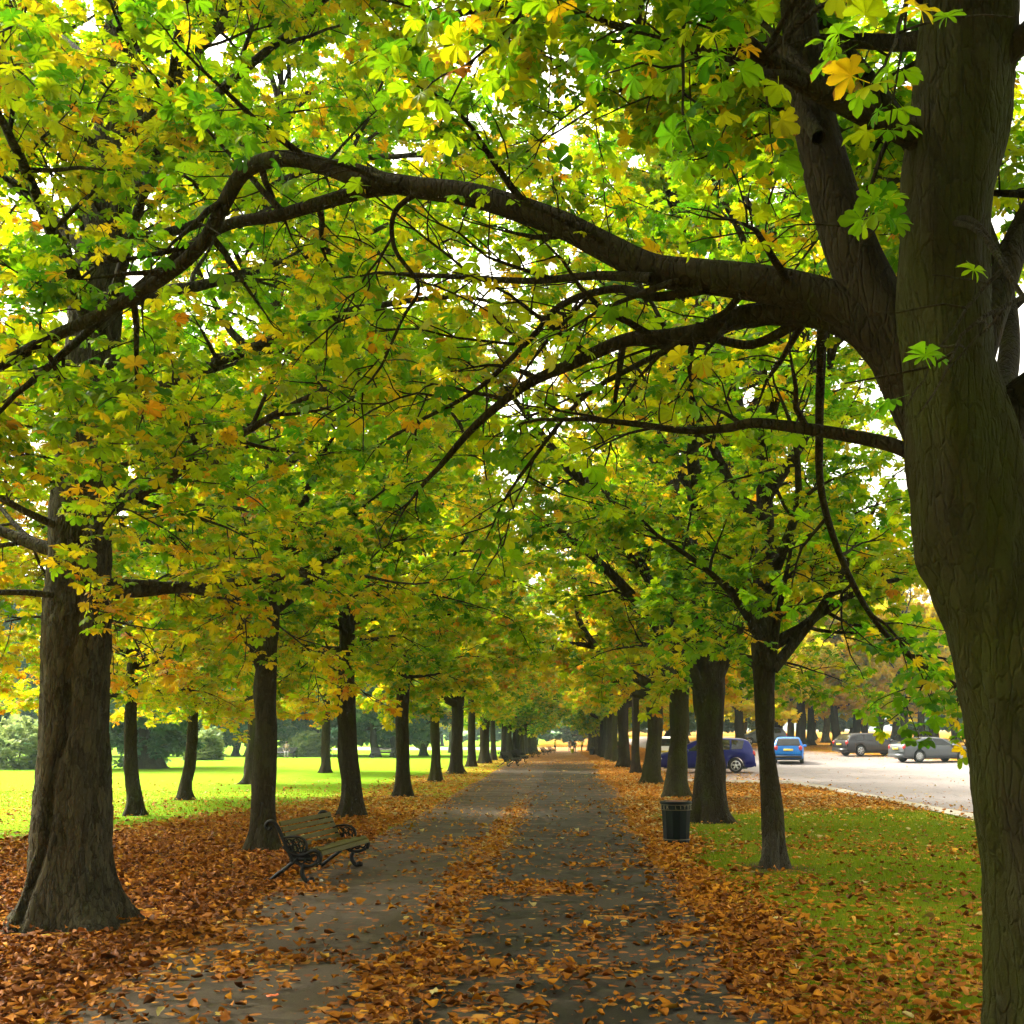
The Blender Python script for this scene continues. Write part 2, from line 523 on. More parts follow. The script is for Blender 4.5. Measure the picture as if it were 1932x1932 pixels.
# ------------------------------------------------------------------ compound chestnut leaves
def leaf_template(kind, seed):
    """palmate leaf: petiole along +x, leaflets fanned out; returns verts, quads, rim"""
    r = RS(seed)
    V, Q, rim, n = [], [], [], 0
    if kind == 0:
        ts, ws = [0, .22, .45, .68, .88, 1.0], [.05, .34, .70, 1.0, .82, .0]
        angs, lens = [-118, -78, -40, 0, 38, 76, 116], [.52, .78, .95, 1.0, .96, .8, .54]
    elif kind == 1:
        ts, ws = [0, .52, .84, 1.0], [.08, .82, .9, .0]
        angs, lens = [-116, -76, -38, 0, 38, 76, 116], [.55, .8, .95, 1.0, .95, .8, .55]
    else:
        ts, ws = [0, .66, 1.0], [.1, 1.0, .4]
        angs, lens = [-100, -50, 0, 50, 100], [.7, .95, 1.0, .95, .7]
    pet = 0.13 if kind < 2 else 0.08
    droop0 = r.uniform(0.15, 0.55)
    if kind == 0:  # petiole
        w = 0.003
        V += [[0, -w, 0], [0, w, 0], [pet, w, 0.01], [pet, -w, 0.01]]
        Q += [[0, 1, 2, 3]]
        rim += [0.3] * 4
        n = 4
    for a, l in zip(angs, lens):
        a = rad(a + r.uniform(-9, 9))
        L = 0.19 * l * r.uniform(0.85, 1.1)
        wmax = L * r.uniform(0.205, 0.26) * (1.25 if kind == 2 else 1)
        droop = droop0 + r.uniform(-0.2, 0.35) + (0.35 if abs(a) > 1.6 else 0)
        curl = r.uniform(0.12, 0.5)
        twist = r.uniform(-0.35, 0.35)
        ca, sa = math.cos(a), math.sin(a)
        cols = (-1, 0, 1) if kind < 2 else (-1, 1)
        for t, w in zip(ts, ws):
            s = L * t
            z = 0.012 - droop * s * t * 0.75
            s2 = s * (1 - 0.18 * droop * t)
            for c in cols:
                ww = c * w * wmax
                zz = z + abs(c) * w * wmax * curl + ww * twist * t
                V.append([pet + ca * s2 - sa * ww, sa * s2 + ca * ww, zz])
                rim.append(min(1.0, 0.55 * abs(c) + 0.55 * t * t) * (0.45 if kind == 2 else 1.0))
        k = len(cols)
        for i in range(len(ts) - 1):
            for j in range(k - 1):
                b = n + i * k + j
                Q.append([b, b + 1, b + k + 1, b + k])
        n += len(ts) * k
    return np.array(V), np.array(Q), np.array(rim)


TEMPL = {k: [leaf_template(k, 10 * k + s) for s in range(4)] for k in (0, 1, 2)}


def crown_mesh(name, pos, dirs, tint, kind, scale, seed, mat):
    """pos Nx3, dirs Nx3 (petiole direction), tint N"""
    r = RS(seed)
    N = len(pos)
    x = dirs / (np.linalg.norm(dirs, axis=1)[:, None] + 1e-9)
    up = np.tile([0, 0, 1.0], (N, 1)) + r.normal(0, 0.33, (N, 3))
    z = up - x * np.sum(up * x, 1)[:, None]
    z /= np.linalg.norm(z, axis=1)[:, None] + 1e-9
    y = np.cross(z, x)
    R = np.stack([x, y, z], 2)
    s = scale * r.uniform(0.72, 1.22, N)
    which = r.randint(0, 4, N)
    mb = MB()
    for k in range(4):
        T, Q, rim = TEMPL[kind][k]
        id_ = np.where(which == k)[0]
        if len(id_) == 0: continue
        v = np.einsum('nij,vj->nvi', R[id_], T) * s[id_][:, None, None] + pos[id_][:, None, :]
        nv = len(T)
        q = (Q[None] + (np.arange(len(id_)) * nv)[:, None, None]).reshape(-1, 4)
        mb.add(v.reshape(-1, 3), [q], tint=np.repeat(tint[id_], nv), rim=np.tile(rim, len(id_)))
    return mb.mesh(name, mat)


# ------------------------------------------------------------------ tree skeletons
class Tree:
    def __init__(self, seed):
        self.r = RS(seed)
        self.limbs = []          # list of lists of (pts, radii): one list per limb with all its branches
        self.lp, self.ld = [], []

    def unit(self, v):
        return v / (np.linalg.norm(v) + 1e-12)

    def wander(self, start, d, length, n, wob, lift, droop):
        pts = [np.array(start, float)]
        d = self.unit(np.array(d, float))
        st = length / n
        for i in range(n):
            t = (i + 1) / n
            d = self.unit(d + self.r.normal(0, wob, 3) + np.array([0, 0, lift * (1 - t) - droop * t * t]))
            pts.append(pts[-1] + d * st)
        return np.array(pts)

    def side(self, d, k, spread):
        """a direction leaving d sideways"""
        d = self.unit(d)
        a = self.unit(np.cross(d, [0, 0, 1.0]) + 1e-6)
        b = np.cross(a, d)
        phi = (0 if k % 2 == 0 else math.pi) + self.r.normal(0, 0.7)
        v = math.cos(phi) * a + math.sin(phi) * b
        ang = rad(self.r.uniform(*spread))
        return self.unit(math.cos(ang) * d + math.sin(ang) * v)

    def leaves_at(self, p, d, n, out):
        d = self.unit(d)
        a = self.unit(np.cross(d, [0.13, 0.2, 1.0]))
        b = np.cross(a, d)
        ph = self.r.uniform(0, 6.28)
        for i in range(n):
            ph += 6.28 / n + self.r.normal(0, 0.3)
            v = math.cos(ph) * a + math.sin(ph) * b
            dd = d * self.r.uniform(0.1, 0.9) + v + np.array([0, 0, self.r.uniform(-0.25, 0.35)])
            dd[2] *= 0.6
            self.lp.append(p + self.r.normal(0, 0.015, 3))
            self.ld.append(dd)

    def twig(self, start, d, length, bag, nl, rad0=0.0075):
        n = 4
        pts = self.wander(start, d, length, n, 0.16, 0.05, 0.10)
        bag.append((pts, np.linspace(rad0, 0.0035, n + 1), 4))
        self.leaves_at(pts[-1], pts[-1] - pts[-2], nl, None)
        for i in range(1, n):
            if self.r.rand() < 0.75:
                self.leaves_at(pts[i], pts[i + 1] - pts[i], self.r.randint(1, 4), None)

    def branch(self, start, d, length, r0, bag, nl, droop=0.12, dens=1.0):
        n = max(4, int(length / 0.22))
        pts = self.wander(start, d, length, n, 0.13, 0.06, droop)
        bag.append((pts, np.linspace(r0, 0.006, n + 1), 6))
        k = self.r.randint(2)
        step = 0.14 / dens
        s = 0.22 * length
        while s < length:
            t = s / length
            i = min(n - 1, int(t * n))
            p = pts[i] + (pts[i + 1] - pts[i]) * (t * n - i)
            self.twig(p, self.side(pts[i + 1] - pts[i], k, (38, 75)), self.r.uniform(0.22, 0.62) * (1.15 - 0.4 * t), bag, nl)
            k += 1
            s += step * self.r.uniform(0.7, 1.4)
        self.twig(pts[-1], pts[-1] - pts[-2], self.r.uniform(0.2, 0.4), bag, nl)

    def limb_from(self, pts, radii, nl=4, start_t=0.3, spacing=0.42, blen=(0.8, 2.0), sides=12, dens=1.0, droop=0.12, bag=None, keep=None):
        """a limb along given points, clothed with branches"""
        new = bag is None
        bag = [] if new else bag
        pts = np.asarray(pts, float)
        bag.append((pts, np.asarray(radii, float), sides))
        seg = np.linalg.norm(np.diff(pts, axis=0), axis=1)
        cum = np.concatenate([[0], np.cumsum(seg)])
        Lt = cum[-1]
        s = start_t * Lt
        k = self.r.randint(2)
        while s < Lt:
            t = s / Lt
            p = np.array([np.interp(s, cum, pts[:, c]) for c in range(3)])
            i = min(len(pts) - 2, int(np.searchsorted(cum, s, side='right') - 1))
            d = pts[i + 1] - pts[i]
            rr = np.interp(s, cum, radii)
            self.branch(p, self.side(d, k, (35, 70)), self.r.uniform(*blen) * (1.1 - 0.45 * t), min(0.032, rr * 0.6), bag, nl, droop, dens)
            k += 1
            s += spacing * self.r.uniform(0.65, 1.4)
        self.branch(pts[-1], pts[-1] - pts[-2], self.r.uniform(*blen) * 0.6, radii[-1], bag, nl, droop, dens)
        if new:
            self.limbs.append(bag)
        return bag

    def auto_limbs(self, n, z0, z1, axis, r_axis, Rc, zc, Hz, rl=0.10, nl=4, spacing=0.45, blen=(0.8, 2.0), elev=(20, 60), phase=0.0, dens=1.0, droop=0.12, arc=None):
        """limbs leaving the trunk axis (function of z) and ending on the crown's envelope"""
        for k in range(n):
            f = (k + 0.5) / n
            z = z0 + (z1 - z0) * f
            p = axis(z)
            az = phase + k * 2.39996 + self.r.normal(0, 0.2)
            if arc is not None:
                az = arc[0] + (arc[1] - arc[0]) * ((k * 0.618) % 1.0)
            el = rad(elev[0] + (elev[1] - elev[0]) * f + self.r.uniform(-10, 10))
            d = np.array([math.cos(az) * math.cos(el), math.sin(az) * math.cos(el), math.sin(el)])
            # distance to the envelope
            c = np.array([axis(0)[0], axis(0)[1], zc])
            q = (p - c) / np.array([Rc, Rc, Hz])
            e = d / np.array([Rc, Rc, Hz])
            A, B, C = e @ e, 2 * q @ e, q @ q - 1
            disc = max(0.0, B * B - 4 * A * C)
            L = (-B + math.sqrt(disc)) / (2 * A) if disc > 0 else 1.5
            L = max(1.3, L * self.r.uniform(0.82, 1.05) - 0.4)
            m = max(6, int(L / 0.32))
            pts = self.wander(p, d, L, m, 0.085, 0.05, 0.11)
            r0 = rl * (0.55 + 0.45 * (1 - f)) * min(1.25, L / 4.0 + 0.3)
            tt_ = np.linspace(0, 1, m + 1)
            rr = r0 * (1 - 0.86 * tt_ ** 0.8) + 0.25 * r0 * np.exp(-tt_ * m / 1.2)
            self.limb_from(pts, rr, nl=nl, start_t=0.22, spacing=spacing, blen=blen, sides=9, dens=dens, droop=droop)


def bark_tube(pts, radii, sides, nseg, seed, flare=0.0, ridge=0.015, plates=0.0, flare_h=0.4, lobes=5, base_z=0.0):
    """trunk surface: root flare, ridges, loose plates"""
    pts, radii = np.asarray(pts, float), np.asarray(radii, float)
    seg = np.linalg.norm(np.diff(pts, axis=0), axis=1)
    cum = np.concatenate([[0], np.cumsum(seg)])
    s = cum[-1] * np.linspace(0, 1, nseg) ** 1.7      # finer towards the foot
    # smooth centre line
    c = np.stack([np.interp(s, cum, pts[:, k]) for k in range(3)], -1)
    rr = np.interp(s, cum, radii)
    w = max(3, int(nseg * 0.035) * 2 + 1)
    ker = np.hanning(w + 2)[1:-1]
    ker /= ker.sum()
    pad = lambda a: np.concatenate([np.repeat(a[:1], w // 2, 0) * 1.0, a, np.repeat(a[-1:], w // 2, 0)])
    for k in range(3):
        lin = c[0, k] + (c[-1, k] - c[0, k]) * np.linspace(0, 1, nseg)
        c[:, k] = lin + np.convolve(pad(c[:, k] - lin), ker, 'valid')
    rr = np.convolve(pad(rr), ker, 'valid')
    t = np.gradient(c, axis=0)
    t /= np.linalg.norm(t, axis=1)[:, None]
    u = np.array([1.0, 0, 0]) - t * t[:, :1]
    u /= np.linalg.norm(u, axis=1)[:, None]
    v = np.cross(t, u)
    a = np.arange(sides) * (2 * math.pi / sides)
    ph = seed * 1.7
    z = c[:, 2] - base_z
    lob = 0.5 + 0.5 * np.sin(lobes * a + ph + 0.8 * np.sin(2 * a + ph))
    fl = flare * np.exp(-np.clip(z, 0, None) / flare_h)[:, None] * (0.35 + 0.9 * lob[None, :])
    R = rr[:, None] * (1 + fl)
    out = np.empty((nseg, sides, 3))
    for i in range(nseg):
        for j in range(sides):
            dirv = u[i] * math.cos(a[j]) + v[i] * math.sin(a[j])
            p = c[i] + dirv * R[i, j]
            q = Vector((p[0] * 2.2 + seed, p[1] * 2.2, p[2] * 0.9))
            dsp = ridge * 1.6 * mnoise.noise(q) + ridge * mnoise.noise(Vector((p[0] * 7 + seed, p[1] * 7, p[2] * 1.6)))
            if plates:
                wv = Vector((p[0] * 9 + seed, p[1] * 9, p[2] * 3.4))
                wv += Vector((mnoise.noise(wv * 0.6), mnoise.noise(wv * 0.6 + Vector((9, 1, 4))), mnoise.noise(wv * 0.6 + Vector((3, 7, 1))))) * 1.1
                dd, _ = mnoise.voronoi(wv)
                e = dd[1] - dd[0]
                dsp += plates * (min(1.0, e / 0.16) - 1.0) + plates * 0.7 * mnoise.cell(wv * 1.0)
            out[i, j] = p + dirv * dsp
    i = np.arange(nseg - 1)[:, None] * sides
    j = np.arange(sides)[None, :]
    q = np.stack([i + j, i + (j + 1) % sides, i + sides + (j + 1) % sides, i + sides + j], -1).reshape(-1, 4)
    return out.reshape(-1, 3), q


def build_tree(root, T, trunk, bark, leaf_kind, leaf_scale, autumn, seed, spread=0.17, keep=None, low_turn=0.0, thin=1.0, limb_merge=None, leafmat='leaf'):
    """root > trunk, limb..., crown"""
    mb = MB()
    mb.add(trunk[0], [trunk[1]])
    mb.build('trunk', M[bark], root)
    bags = T.limbs
    if limb_merge:
        bags = [[s for b in T.limbs for s in b]]
    for bag in bags:
        lb = MB()
        for pts, rr, sd in bag:
            lb.tube(pts, rr, sides=sd, cap=False)
        lb.build('limb' if not limb_merge else 'branch_framework', M['bark'] if bark != 'bark_grey' else M[bark], root)
    pos, d = np.array(T.lp), np.array(T.ld)
    r = RS(seed)
    k = np.ones(len(pos), bool)
    if thin < 1: k &= r.rand(len(pos)) < thin
    loc = np.array(root.location)
    if keep is not None: k &= keep(pos + loc)
    pos, d = pos[k], d[k]
    tint = np.clip(r.normal(0.36, spread, len(pos)), 0, 1)
    odd = r.rand(len(pos))
    tint = np.where(odd > 0.93, np.clip(tint + 0.38, 0, 1), tint)
    if low_turn:
        tint = np.clip(tint + low_turn * (1 - sstep(2.5, 5.0, pos[:, 2])), 0, 1)
    me = crown_mesh('crown', pos, d, tint, leaf_kind, leaf_scale, seed, M[leafmat])
    o = bpy.data.objects.new('crown', me)
    o.color = (0.5 + autumn, 0.5, 0.5, 1)
    o.parent = root
    COL.objects.link(o)
    print('tree', root.name, 'leaves', len(pos), 'faces', len(me.polygons))
    return root


def copy_tree(src, loc, rz, scale, label, autumn, group=None, bark=None):
    c = src.copy()
    COL.objects.link(c)
    c.location = [float(v) for v in loc]
    c.rotation_euler = (0, 0, rz)
    c.scale = (scale[0], scale[0], scale[1]) if isinstance(scale, tuple) else (scale,) * 3
    c['label'] = label
    if group: c['group'] = group
    elif 'group' in c: del c['group']
    for ch in src.children:
        d = ch.copy()
        COL.objects.link(d)
        d.parent = c
        if ch.name.startswith('crown'):
            d.color = (0.5 + autumn, 0.5, 0.5, 1)
        elif bark:
            d.material_slots[0].link = 'OBJECT'
            d.material_slots[0].material = M[bark]
    return c


# where the photo shows the big limbs bare against the leaves, no leaf hangs in front of them
CLEAR = []


def clear_of(path_px, Y, w):
    CLEAR.append((np.array(path_px, float), Y, w))


def keep_clear(p, mind=2.6):
    x, y, z = project(p)
    k = (np.linalg.norm(p - np.array([0, 0, EYE]), axis=1) > mind) | (p[:, 1] < 0)
    rr = RS(5).rand(len(p))
    for pl, Y, w in CLEAR:
        best = np.full(len(p), 1e9)
        for a, b in zip(pl[:-1], pl[1:]):
            ab = b - a
            t = np.clip(((x - a[0]) * ab[0] + (y - a[1]) * ab[1]) / (ab @ ab), 0, 1)
            best = np.minimum(best, np.hypot(x - a[0] - t * ab[0], y - a[1] - t * ab[1]))
        k &= ~((best < w) & (p[:, 1] < Y) & (rr < 0.93))
    return k


# ---- the big leaning tree on the right, in front
def px_line(q, Y0, Y1):
    n = len(q)
    return np.array([P(a, b, Y0 + (Y1 - Y0) * i / max(1, n - 1)) for i, (a, b) in enumerate(q)])


def smooth_line(pts, n):
    """Catmull-Rom through the points"""
    pts = np.asarray(pts, float)
    e = np.concatenate([[2 * pts[0] - pts[1]], pts, [2 * pts[-1] - pts[-2]]])
    out = []
    m = len(pts) - 1
    for i in range(m):
        p0, p1, p2, p3 = e[i:i + 4]
        for t in np.linspace(0, 1, max(2, n // m), endpoint=False):
            out.append(0.5 * (2 * p1 + (p2 - p0) * t + (2 * p0 - 5 * p1 + 4 * p2 - p3) * t * t + (3 * p1 - p0 - 3 * p2 + p3) * t ** 3))
    out.append(pts[-1])
    return np.array(out)


def taper(n, a, b, pw=0.9):
    t = np.linspace(0, 1, n) ** pw
    return a + (b - a) * t


def right_front_tree():
    root = empty('chestnut_tree', (RF[0], RF[1], 0), 0, 'great leaning chestnut at the right edge with a long bare limb over the path', 'tree')
    off = np.array([RF[0], RF[1], 0])
    T = Tree(11)
    main = px_line([(2010, 2010), (2004, 1900), (1988, 1750), (1955, 1550), (1918, 1300), (1890, 1150), (1848, 1000), (1808, 850), (1784, 700), (1782, 560), (1787, 400), (1800, 230), (1820, 60), (1838, -160), (1850, -420), (1840, -800)], 7.0, 6.3)
    main[0, 2] = -0.05
    rr = [0.40, 0.375, 0.36, 0.35, 0.345, 0.345, 0.35, 0.33, 0.285, 0.265, 0.255, 0.295, 0.30, 0.25, 0.2, 0.1]
    trunk = bark_tube(main - off, rr, 110, 260, 3.0, flare=0.5, ridge=0.04, plates=0.008, flare_h=0.45)
    # burrs, an old branch scar with its hollow, creases
    tv = trunk[0]
    for px_, py_, amp, sg in ((1760, 1010, 0.06, 0.16), (1880, 985, 0.05, 0.15), (1742, 1075, 0.05, 0.10), (1800, 1130, 0.04, 0.14), (1735, 420, 0.055, 0.10), (1772, 378, -0.11, 0.055), (1800, 930, -0.04, 0.07), (1850, 1090, -0.04, 0.08), (1800, 1250, 0.035, 0.16), (1900, 1500, 0.04, 0.2), (1775, 760, 0.04, 0.12), (1860, 1700, 0.04, 0.15)):
        q = P(px_, py_, 6.75) - off
        dd = np.linalg.norm(tv - q, axis=1)
        axc = np.array([np.interp(tv[:, 2], (main - off)[:, 2], (main - off)[:, c]) for c in (0, 1)]).T
        rad_ = tv[:, :2] - axc
        rad_ /= np.linalg.norm(rad_, axis=1)[:, None] + 1e-6
        tv[:, :2] += rad_ * (amp * np.exp(-(dd / sg) ** 2 * 0.7))[:, None]
    Y = 7.0
    # second stem, up and to the left
    q = [(1800, 860), (1735, 740), (1672, 610), (1610, 480), (1562, 330), (1532, 200), (1508, 40), (1490, -140), (1440, -400), (1380, -700)]
    pts = smooth_line(px_line(q, 7.0, 7.4), 60)
    clear_of(q, 7.1, 52)
    T.limb_from(pts - off, taper(len(pts), 0.24, 0.07), nl=4, start_t=0.55, spacing=0.5, sides=16)
    # the long limb across the path with its two ends
    q = [(1745, 760), (1668, 655), (1590, 580), (1500, 548), (1400, 530), (1310, 520), (1230, 508), (1150, 470), (1060, 424), (960, 388), (880, 366), (800, 356), (735, 345)]
    pts = smooth_line(px_line(q, 7.0, 7.9), 72)
    clear_of(q[2:], 7.9, 46)
    bag = []
    bag = T.limb_from(pts - off, taper(len(pts), 0.16, 0.072, 0.8), nl=4, start_t=0.22, spacing=0.36, blen=(0.7, 1.7), sides=14, bag=bag, droop=0.16)
    q = [(760, 350), (680, 338), (620, 316), (560, 300), (500, 304), (455, 330), (420, 390), (385, 455), (330, 508), (250, 560), (180, 598), (90, 640), (0, 690)]
    pts = smooth_line(px_line(q, 7.85, 8.8), 60)
    clear_of(q, 8.6, 30)
    T.limb_from(pts - off, taper(len(pts), 0.07, 0.045), nl=4, start_t=0.2, spacing=0.4, blen=(0.6, 1.3), sides=10, bag=bag)
    q = [(760, 350), (690, 360), (600, 385), (520, 408), (430, 424), (340, 480), (240, 560), (150, 640), (60, 720)]
    pts = smooth_line(px_line(q, 7.9, 9.3), 50)
    clear_of(q, 9.0, 24)
    T.limb_from(pts - off, taper(len(pts), 0.062, 0.03), nl=4, start_t=0.2, spacing=0.42, blen=(0.6, 1.4), sides=9, bag=bag)
    q = [(800, 356), (745, 400), (745, 470), (790, 540), (760, 600), (720, 690)]
    pts = smooth_line(px_line(q, 7.8, 8.2), 26)
    T.limb_from(pts - off, taper(len(pts), 0.022, 0.010), nl=4, start_t=0.3, spacing=0.3, blen=(0.5, 1.0), sides=8, bag=bag)
    T.limbs.append(bag)
    # drooping limb below it
    q = [(1760, 800), (1660, 660), (1570, 602), (1480, 592), (1400, 596), (1340, 622), (1260, 636), (1180, 642), (1080, 686), (990, 728), (900, 800), (830, 880)]
    pts = smooth_line(px_line(q, 7.0, 8.3), 54)
    clear_of(q[2:], 8.0, 26)
    bag = T.limb_from(pts - off, taper(len(pts), 0.11, 0.022), nl=4, start_t=0.28, spacing=0.34, blen=(0.7, 1.6), sides=11, droop=0.18, bag=[])
    for q in ([(1330, 545), (1240, 560), (1160, 545), (1060, 575), (1000, 640), (900, 735), (780, 800)],
              [(1520, 600), (1420, 650), (1320, 640), (1200, 690), (1090, 760), (980, 900)],
              [(1230, 525), (1120, 520), (1000, 530), (860, 522), (720, 515)]):
        pts = smooth_line(px_line(q, 7.3, 8.6), 30)
        clear_of(q, 8.2, 14)
        T.limb_from(pts - off, taper(len(pts), 0.04, 0.014), nl=4, start_t=0.35, spacing=0.36, blen=(0.5, 1.3), sides=8, bag=bag, droop=0.16)
    T.limbs.append(bag)
    # thin low limb
    q = [(1760, 880), (1690, 842), (1600, 822), (1500, 806), (1420, 798), (1370, 808), (1290, 812), (1200, 800), (1100, 790)]
    pts = smooth_line(px_line(q, 7.0, 7.8), 40)
    clear_of(q, 7.5, 24)
    T.limb_from(pts - off, taper(len(pts), 0.055, 0.018), nl=4, start_t=0.35, spacing=0.36, blen=(0.5, 1.2), sides=9, droop=0.2)
    # low limb that hangs to the right behind the trunk
    q = [(1552, 600), (1549, 690), (1546, 800), (1550, 930), (1590, 1060), (1650, 1170), (1720, 1240), (1800, 1290)]
    pts = smooth_line(px_line(q, 7.25, 10.5), 46)
    T.limb_from(pts - off, taper(len(pts), 0.038, 0.02), nl=4, start_t=0.42, spacing=0.34, blen=(0.6, 1.4), sides=9, droop=0.16)
    # limbs to the right
    for q, y1, r0 in (([(1830, 700), (1880, 560), (1935, 420), (2040, 240), (2180, 60), (2300, -150)], 7.8, 0.13),
                      ([(1860, 860), (1930, 760), (2030, 680), (2180, 560), (2350, 450)], 6.5, 0.21),
                      ([(1800, 60), (1700, -40), (1560, -120), (1380, -260), (1200, -380)], 5.4, 0.05),
                      ([(1545, 260), (1480, 165), (1370, 110), (1240, 70), (1100, 30), (960, 10), (840, 30)], 9.6, 0.05),
                      ([(1530, 150), (1420, 40), (1260, -30), (1080, -40), (900, -60)], 8.8, 0.05),
                      ([(1850, 0), (1760, -220), (1640, -520), (1560, -800)], 8.2, 0.11),
                      ([(1860, -60), (1960, -200), (2080, -420), (2150, -640)], 5.8, 0.11),
                      ([(1800, 420), (1740, 300), (1640, 150), (1500, -20), (1350, -200)], 9.2, 0.10),
                      ([(1850, 820), (1900, 700), (1900, 560), (1860, 420), (1800, 250)], 9.8, 0.10)):
        pts = smooth_line(px_line(q, 6.9, y1), 36)
        T.limb_from(pts - off, taper(len(pts), r0, 0.03), nl=4, start_t=0.35, spacing=0.42, blen=(0.8, 1.8), sides=11)
    A = axis_fn((main - off)[3:])
    T.auto_limbs(16, 5.0, 11.5, A, None, 6.0, 9.0, 5.5, rl=0.065, nl=4, elev=(8, 60), phase=1.0, spacing=0.42)
    T.auto_limbs(9, 6.2, 10.5, A, None, 6.4, 9.2, 5.0, rl=0.05, nl=4, elev=(20, 50), spacing=0.42, arc=(1.6, 3.6))
    T.auto_limbs(8, 6.5, 12.5, A, None, 7.0, 9.6, 5.4, rl=0.05, nl=4, elev=(25, 62), spacing=0.38, arc=(1.5, 3.7), phase=0.5)
    clear_of([(2004, 1900), (1918, 1300), (1818, 850), (1800, 700), (1795, 400), (1842, 40)], 6.9, 92)
    # a spray hanging in front of the fork
    for a, b, y in (((1900, 560), (1760, 640), 5.2), ((1930, 620), (1840, 640), 4.6), ((1720, 20), (1690, 90), 4.4), ((1600, -20), (1560, 120), 4.8), ((1300, 60), (1260, 200), 5.0), ((1640, 420), (1590, 480), 6.2)):
        p0, p1 = P(a[0], a[1] - 60, y + 0.3), P(b[0], b[1], y)
        allp = np.concatenate([q_[0] for bg_ in T.limbs for q_ in bg_ if q_[2] >= 8])
        near_ = allp[np.argmin(np.linalg.norm(allp - (p0 - off), axis=1))]
        link = smooth_line([near_, near_ * 0.5 + (p0 - off) * 0.5 + np.array([0, 0, 0.12]), p0 - off], 12)
        own = min(T.limbs, key=lambda bg_: min(np.linalg.norm(q_[0] - near_, axis=1).min() for q_ in bg_ if q_[2] >= 8))
        own.append((link, taper(len(link), 0.02, 0.012), 6))
        T.branch(p0 - off, p1 - p0, 0.75, 0.012, own, 3, 0.12, 0.6)
    def n_keep(p):
        k = keep_clear(p, 3.3)
        dist = np.linalg.norm(p - np.array([0, 0, EYE]), axis=1)
        px, py, zc = project(p)
        mid = (px > 150) & (px < 1640) & (py > 300)
        return k & ~(mid & (dist < 13) & (p[:, 1] > 0.5) & (RS(8).rand(len(p)) < np.interp(dist, [4.5, 7.0, 9.5, 13], [0.92, 0.82, 0.6, 0.4])))
    build_tree(root, T, trunk, 'bark_moss', 0, 0.60, -0.07, 21, keep=n_keep)
    return root


def axis_fn(pts):
    pts = np.asarray(pts, float)
    return lambda z: np.array([np.interp(z, pts[:, 2], pts[:, 0]), np.interp(z, pts[:, 2], pts[:, 1]), z])


def left_front_tree():
    b = LEFT[0]
    root = empty('chestnut_tree', b, 0, 'thick pale trunk with flaking plates and a deep seam, left of the bench', 'tree')
    T = Tree(23)
    ax = np.array([[0, 0, -0.05], [-0.01, 0, 0.6], [-0.03, 0, 1.5], [-0.05, 0, 3.0], [-0.03, 0.0, 5.0], [0.04, 0, 7.0], [0.12, 0.1, 9.0], [0.3, 0, 12.0], [0.3, 0, 15.5]])
    rr = [0.46, 0.425, 0.39, 0.35, 0.315, 0.28, 0.23, 0.16, 0.05]
    trunk = bark_tube(ax, rr, 120, 300, 7.0, flare=0.55, ridge=0.03, plates=0.014, flare_h=0.32)
    # deep seam on the front of the trunk
    v = trunk[0]
    z = v[:, 2]
    sx_ = np.interp(z, [0, 0.7, 1.6, 2.6, 4.0], [-0.30, -0.18, -0.06, 0.02, 0.06])
    dx = v[:, 0] - sx_ + 0.03 * np.sin(z * 5)
    front = (v[:, 1] < 0)
    dep = 0.10 * np.exp(-(dx / 0.045) ** 2) * (1 - sstep(2.6, 4.0, z)) * front
    v[:, 1] += dep
    A = axis_fn(ax)
    T.auto_limbs(24, 3.4, 13.5, A, None, 5.8, 9.0, 7.0, rl=0.085, nl=4, elev=(5, 60), phase=0.4, blen=(0.8, 1.9), spacing=0.42)
    T.auto_limbs(8, 3.2, 5.0, A, None, 4.3, 5.6, 3.3, rl=0.045, nl=4, elev=(-2, 18), phase=2.0, blen=(0.6, 1.5), spacing=0.38, droop=0.16)
    T.auto_limbs(6, 6.0, 12.5, A, None, 7.0, 9.6, 6.6, rl=0.06, nl=4, elev=(15, 55), spacing=0.38, arc=(-0.9, 0.9))
    T.auto_limbs(5, 3.9, 7.5, A, None, 5.0, 7.6, 5.0, rl=0.04, nl=4, elev=(0, 25), spacing=0.36, arc=(-2.2, -0.9), droop=0.18)
    CLEAR.append((np.array([(130, 1742), (147, 1330)], float), b[1] - 0.1, 85))
    build_tree(root, T, trunk, 'bark_grey', 0, 0.60, -0.03, 31, keep=keep_clear, low_turn=0.24, spread=0.19)
    return root


right_front_tree()
left_front_tree()


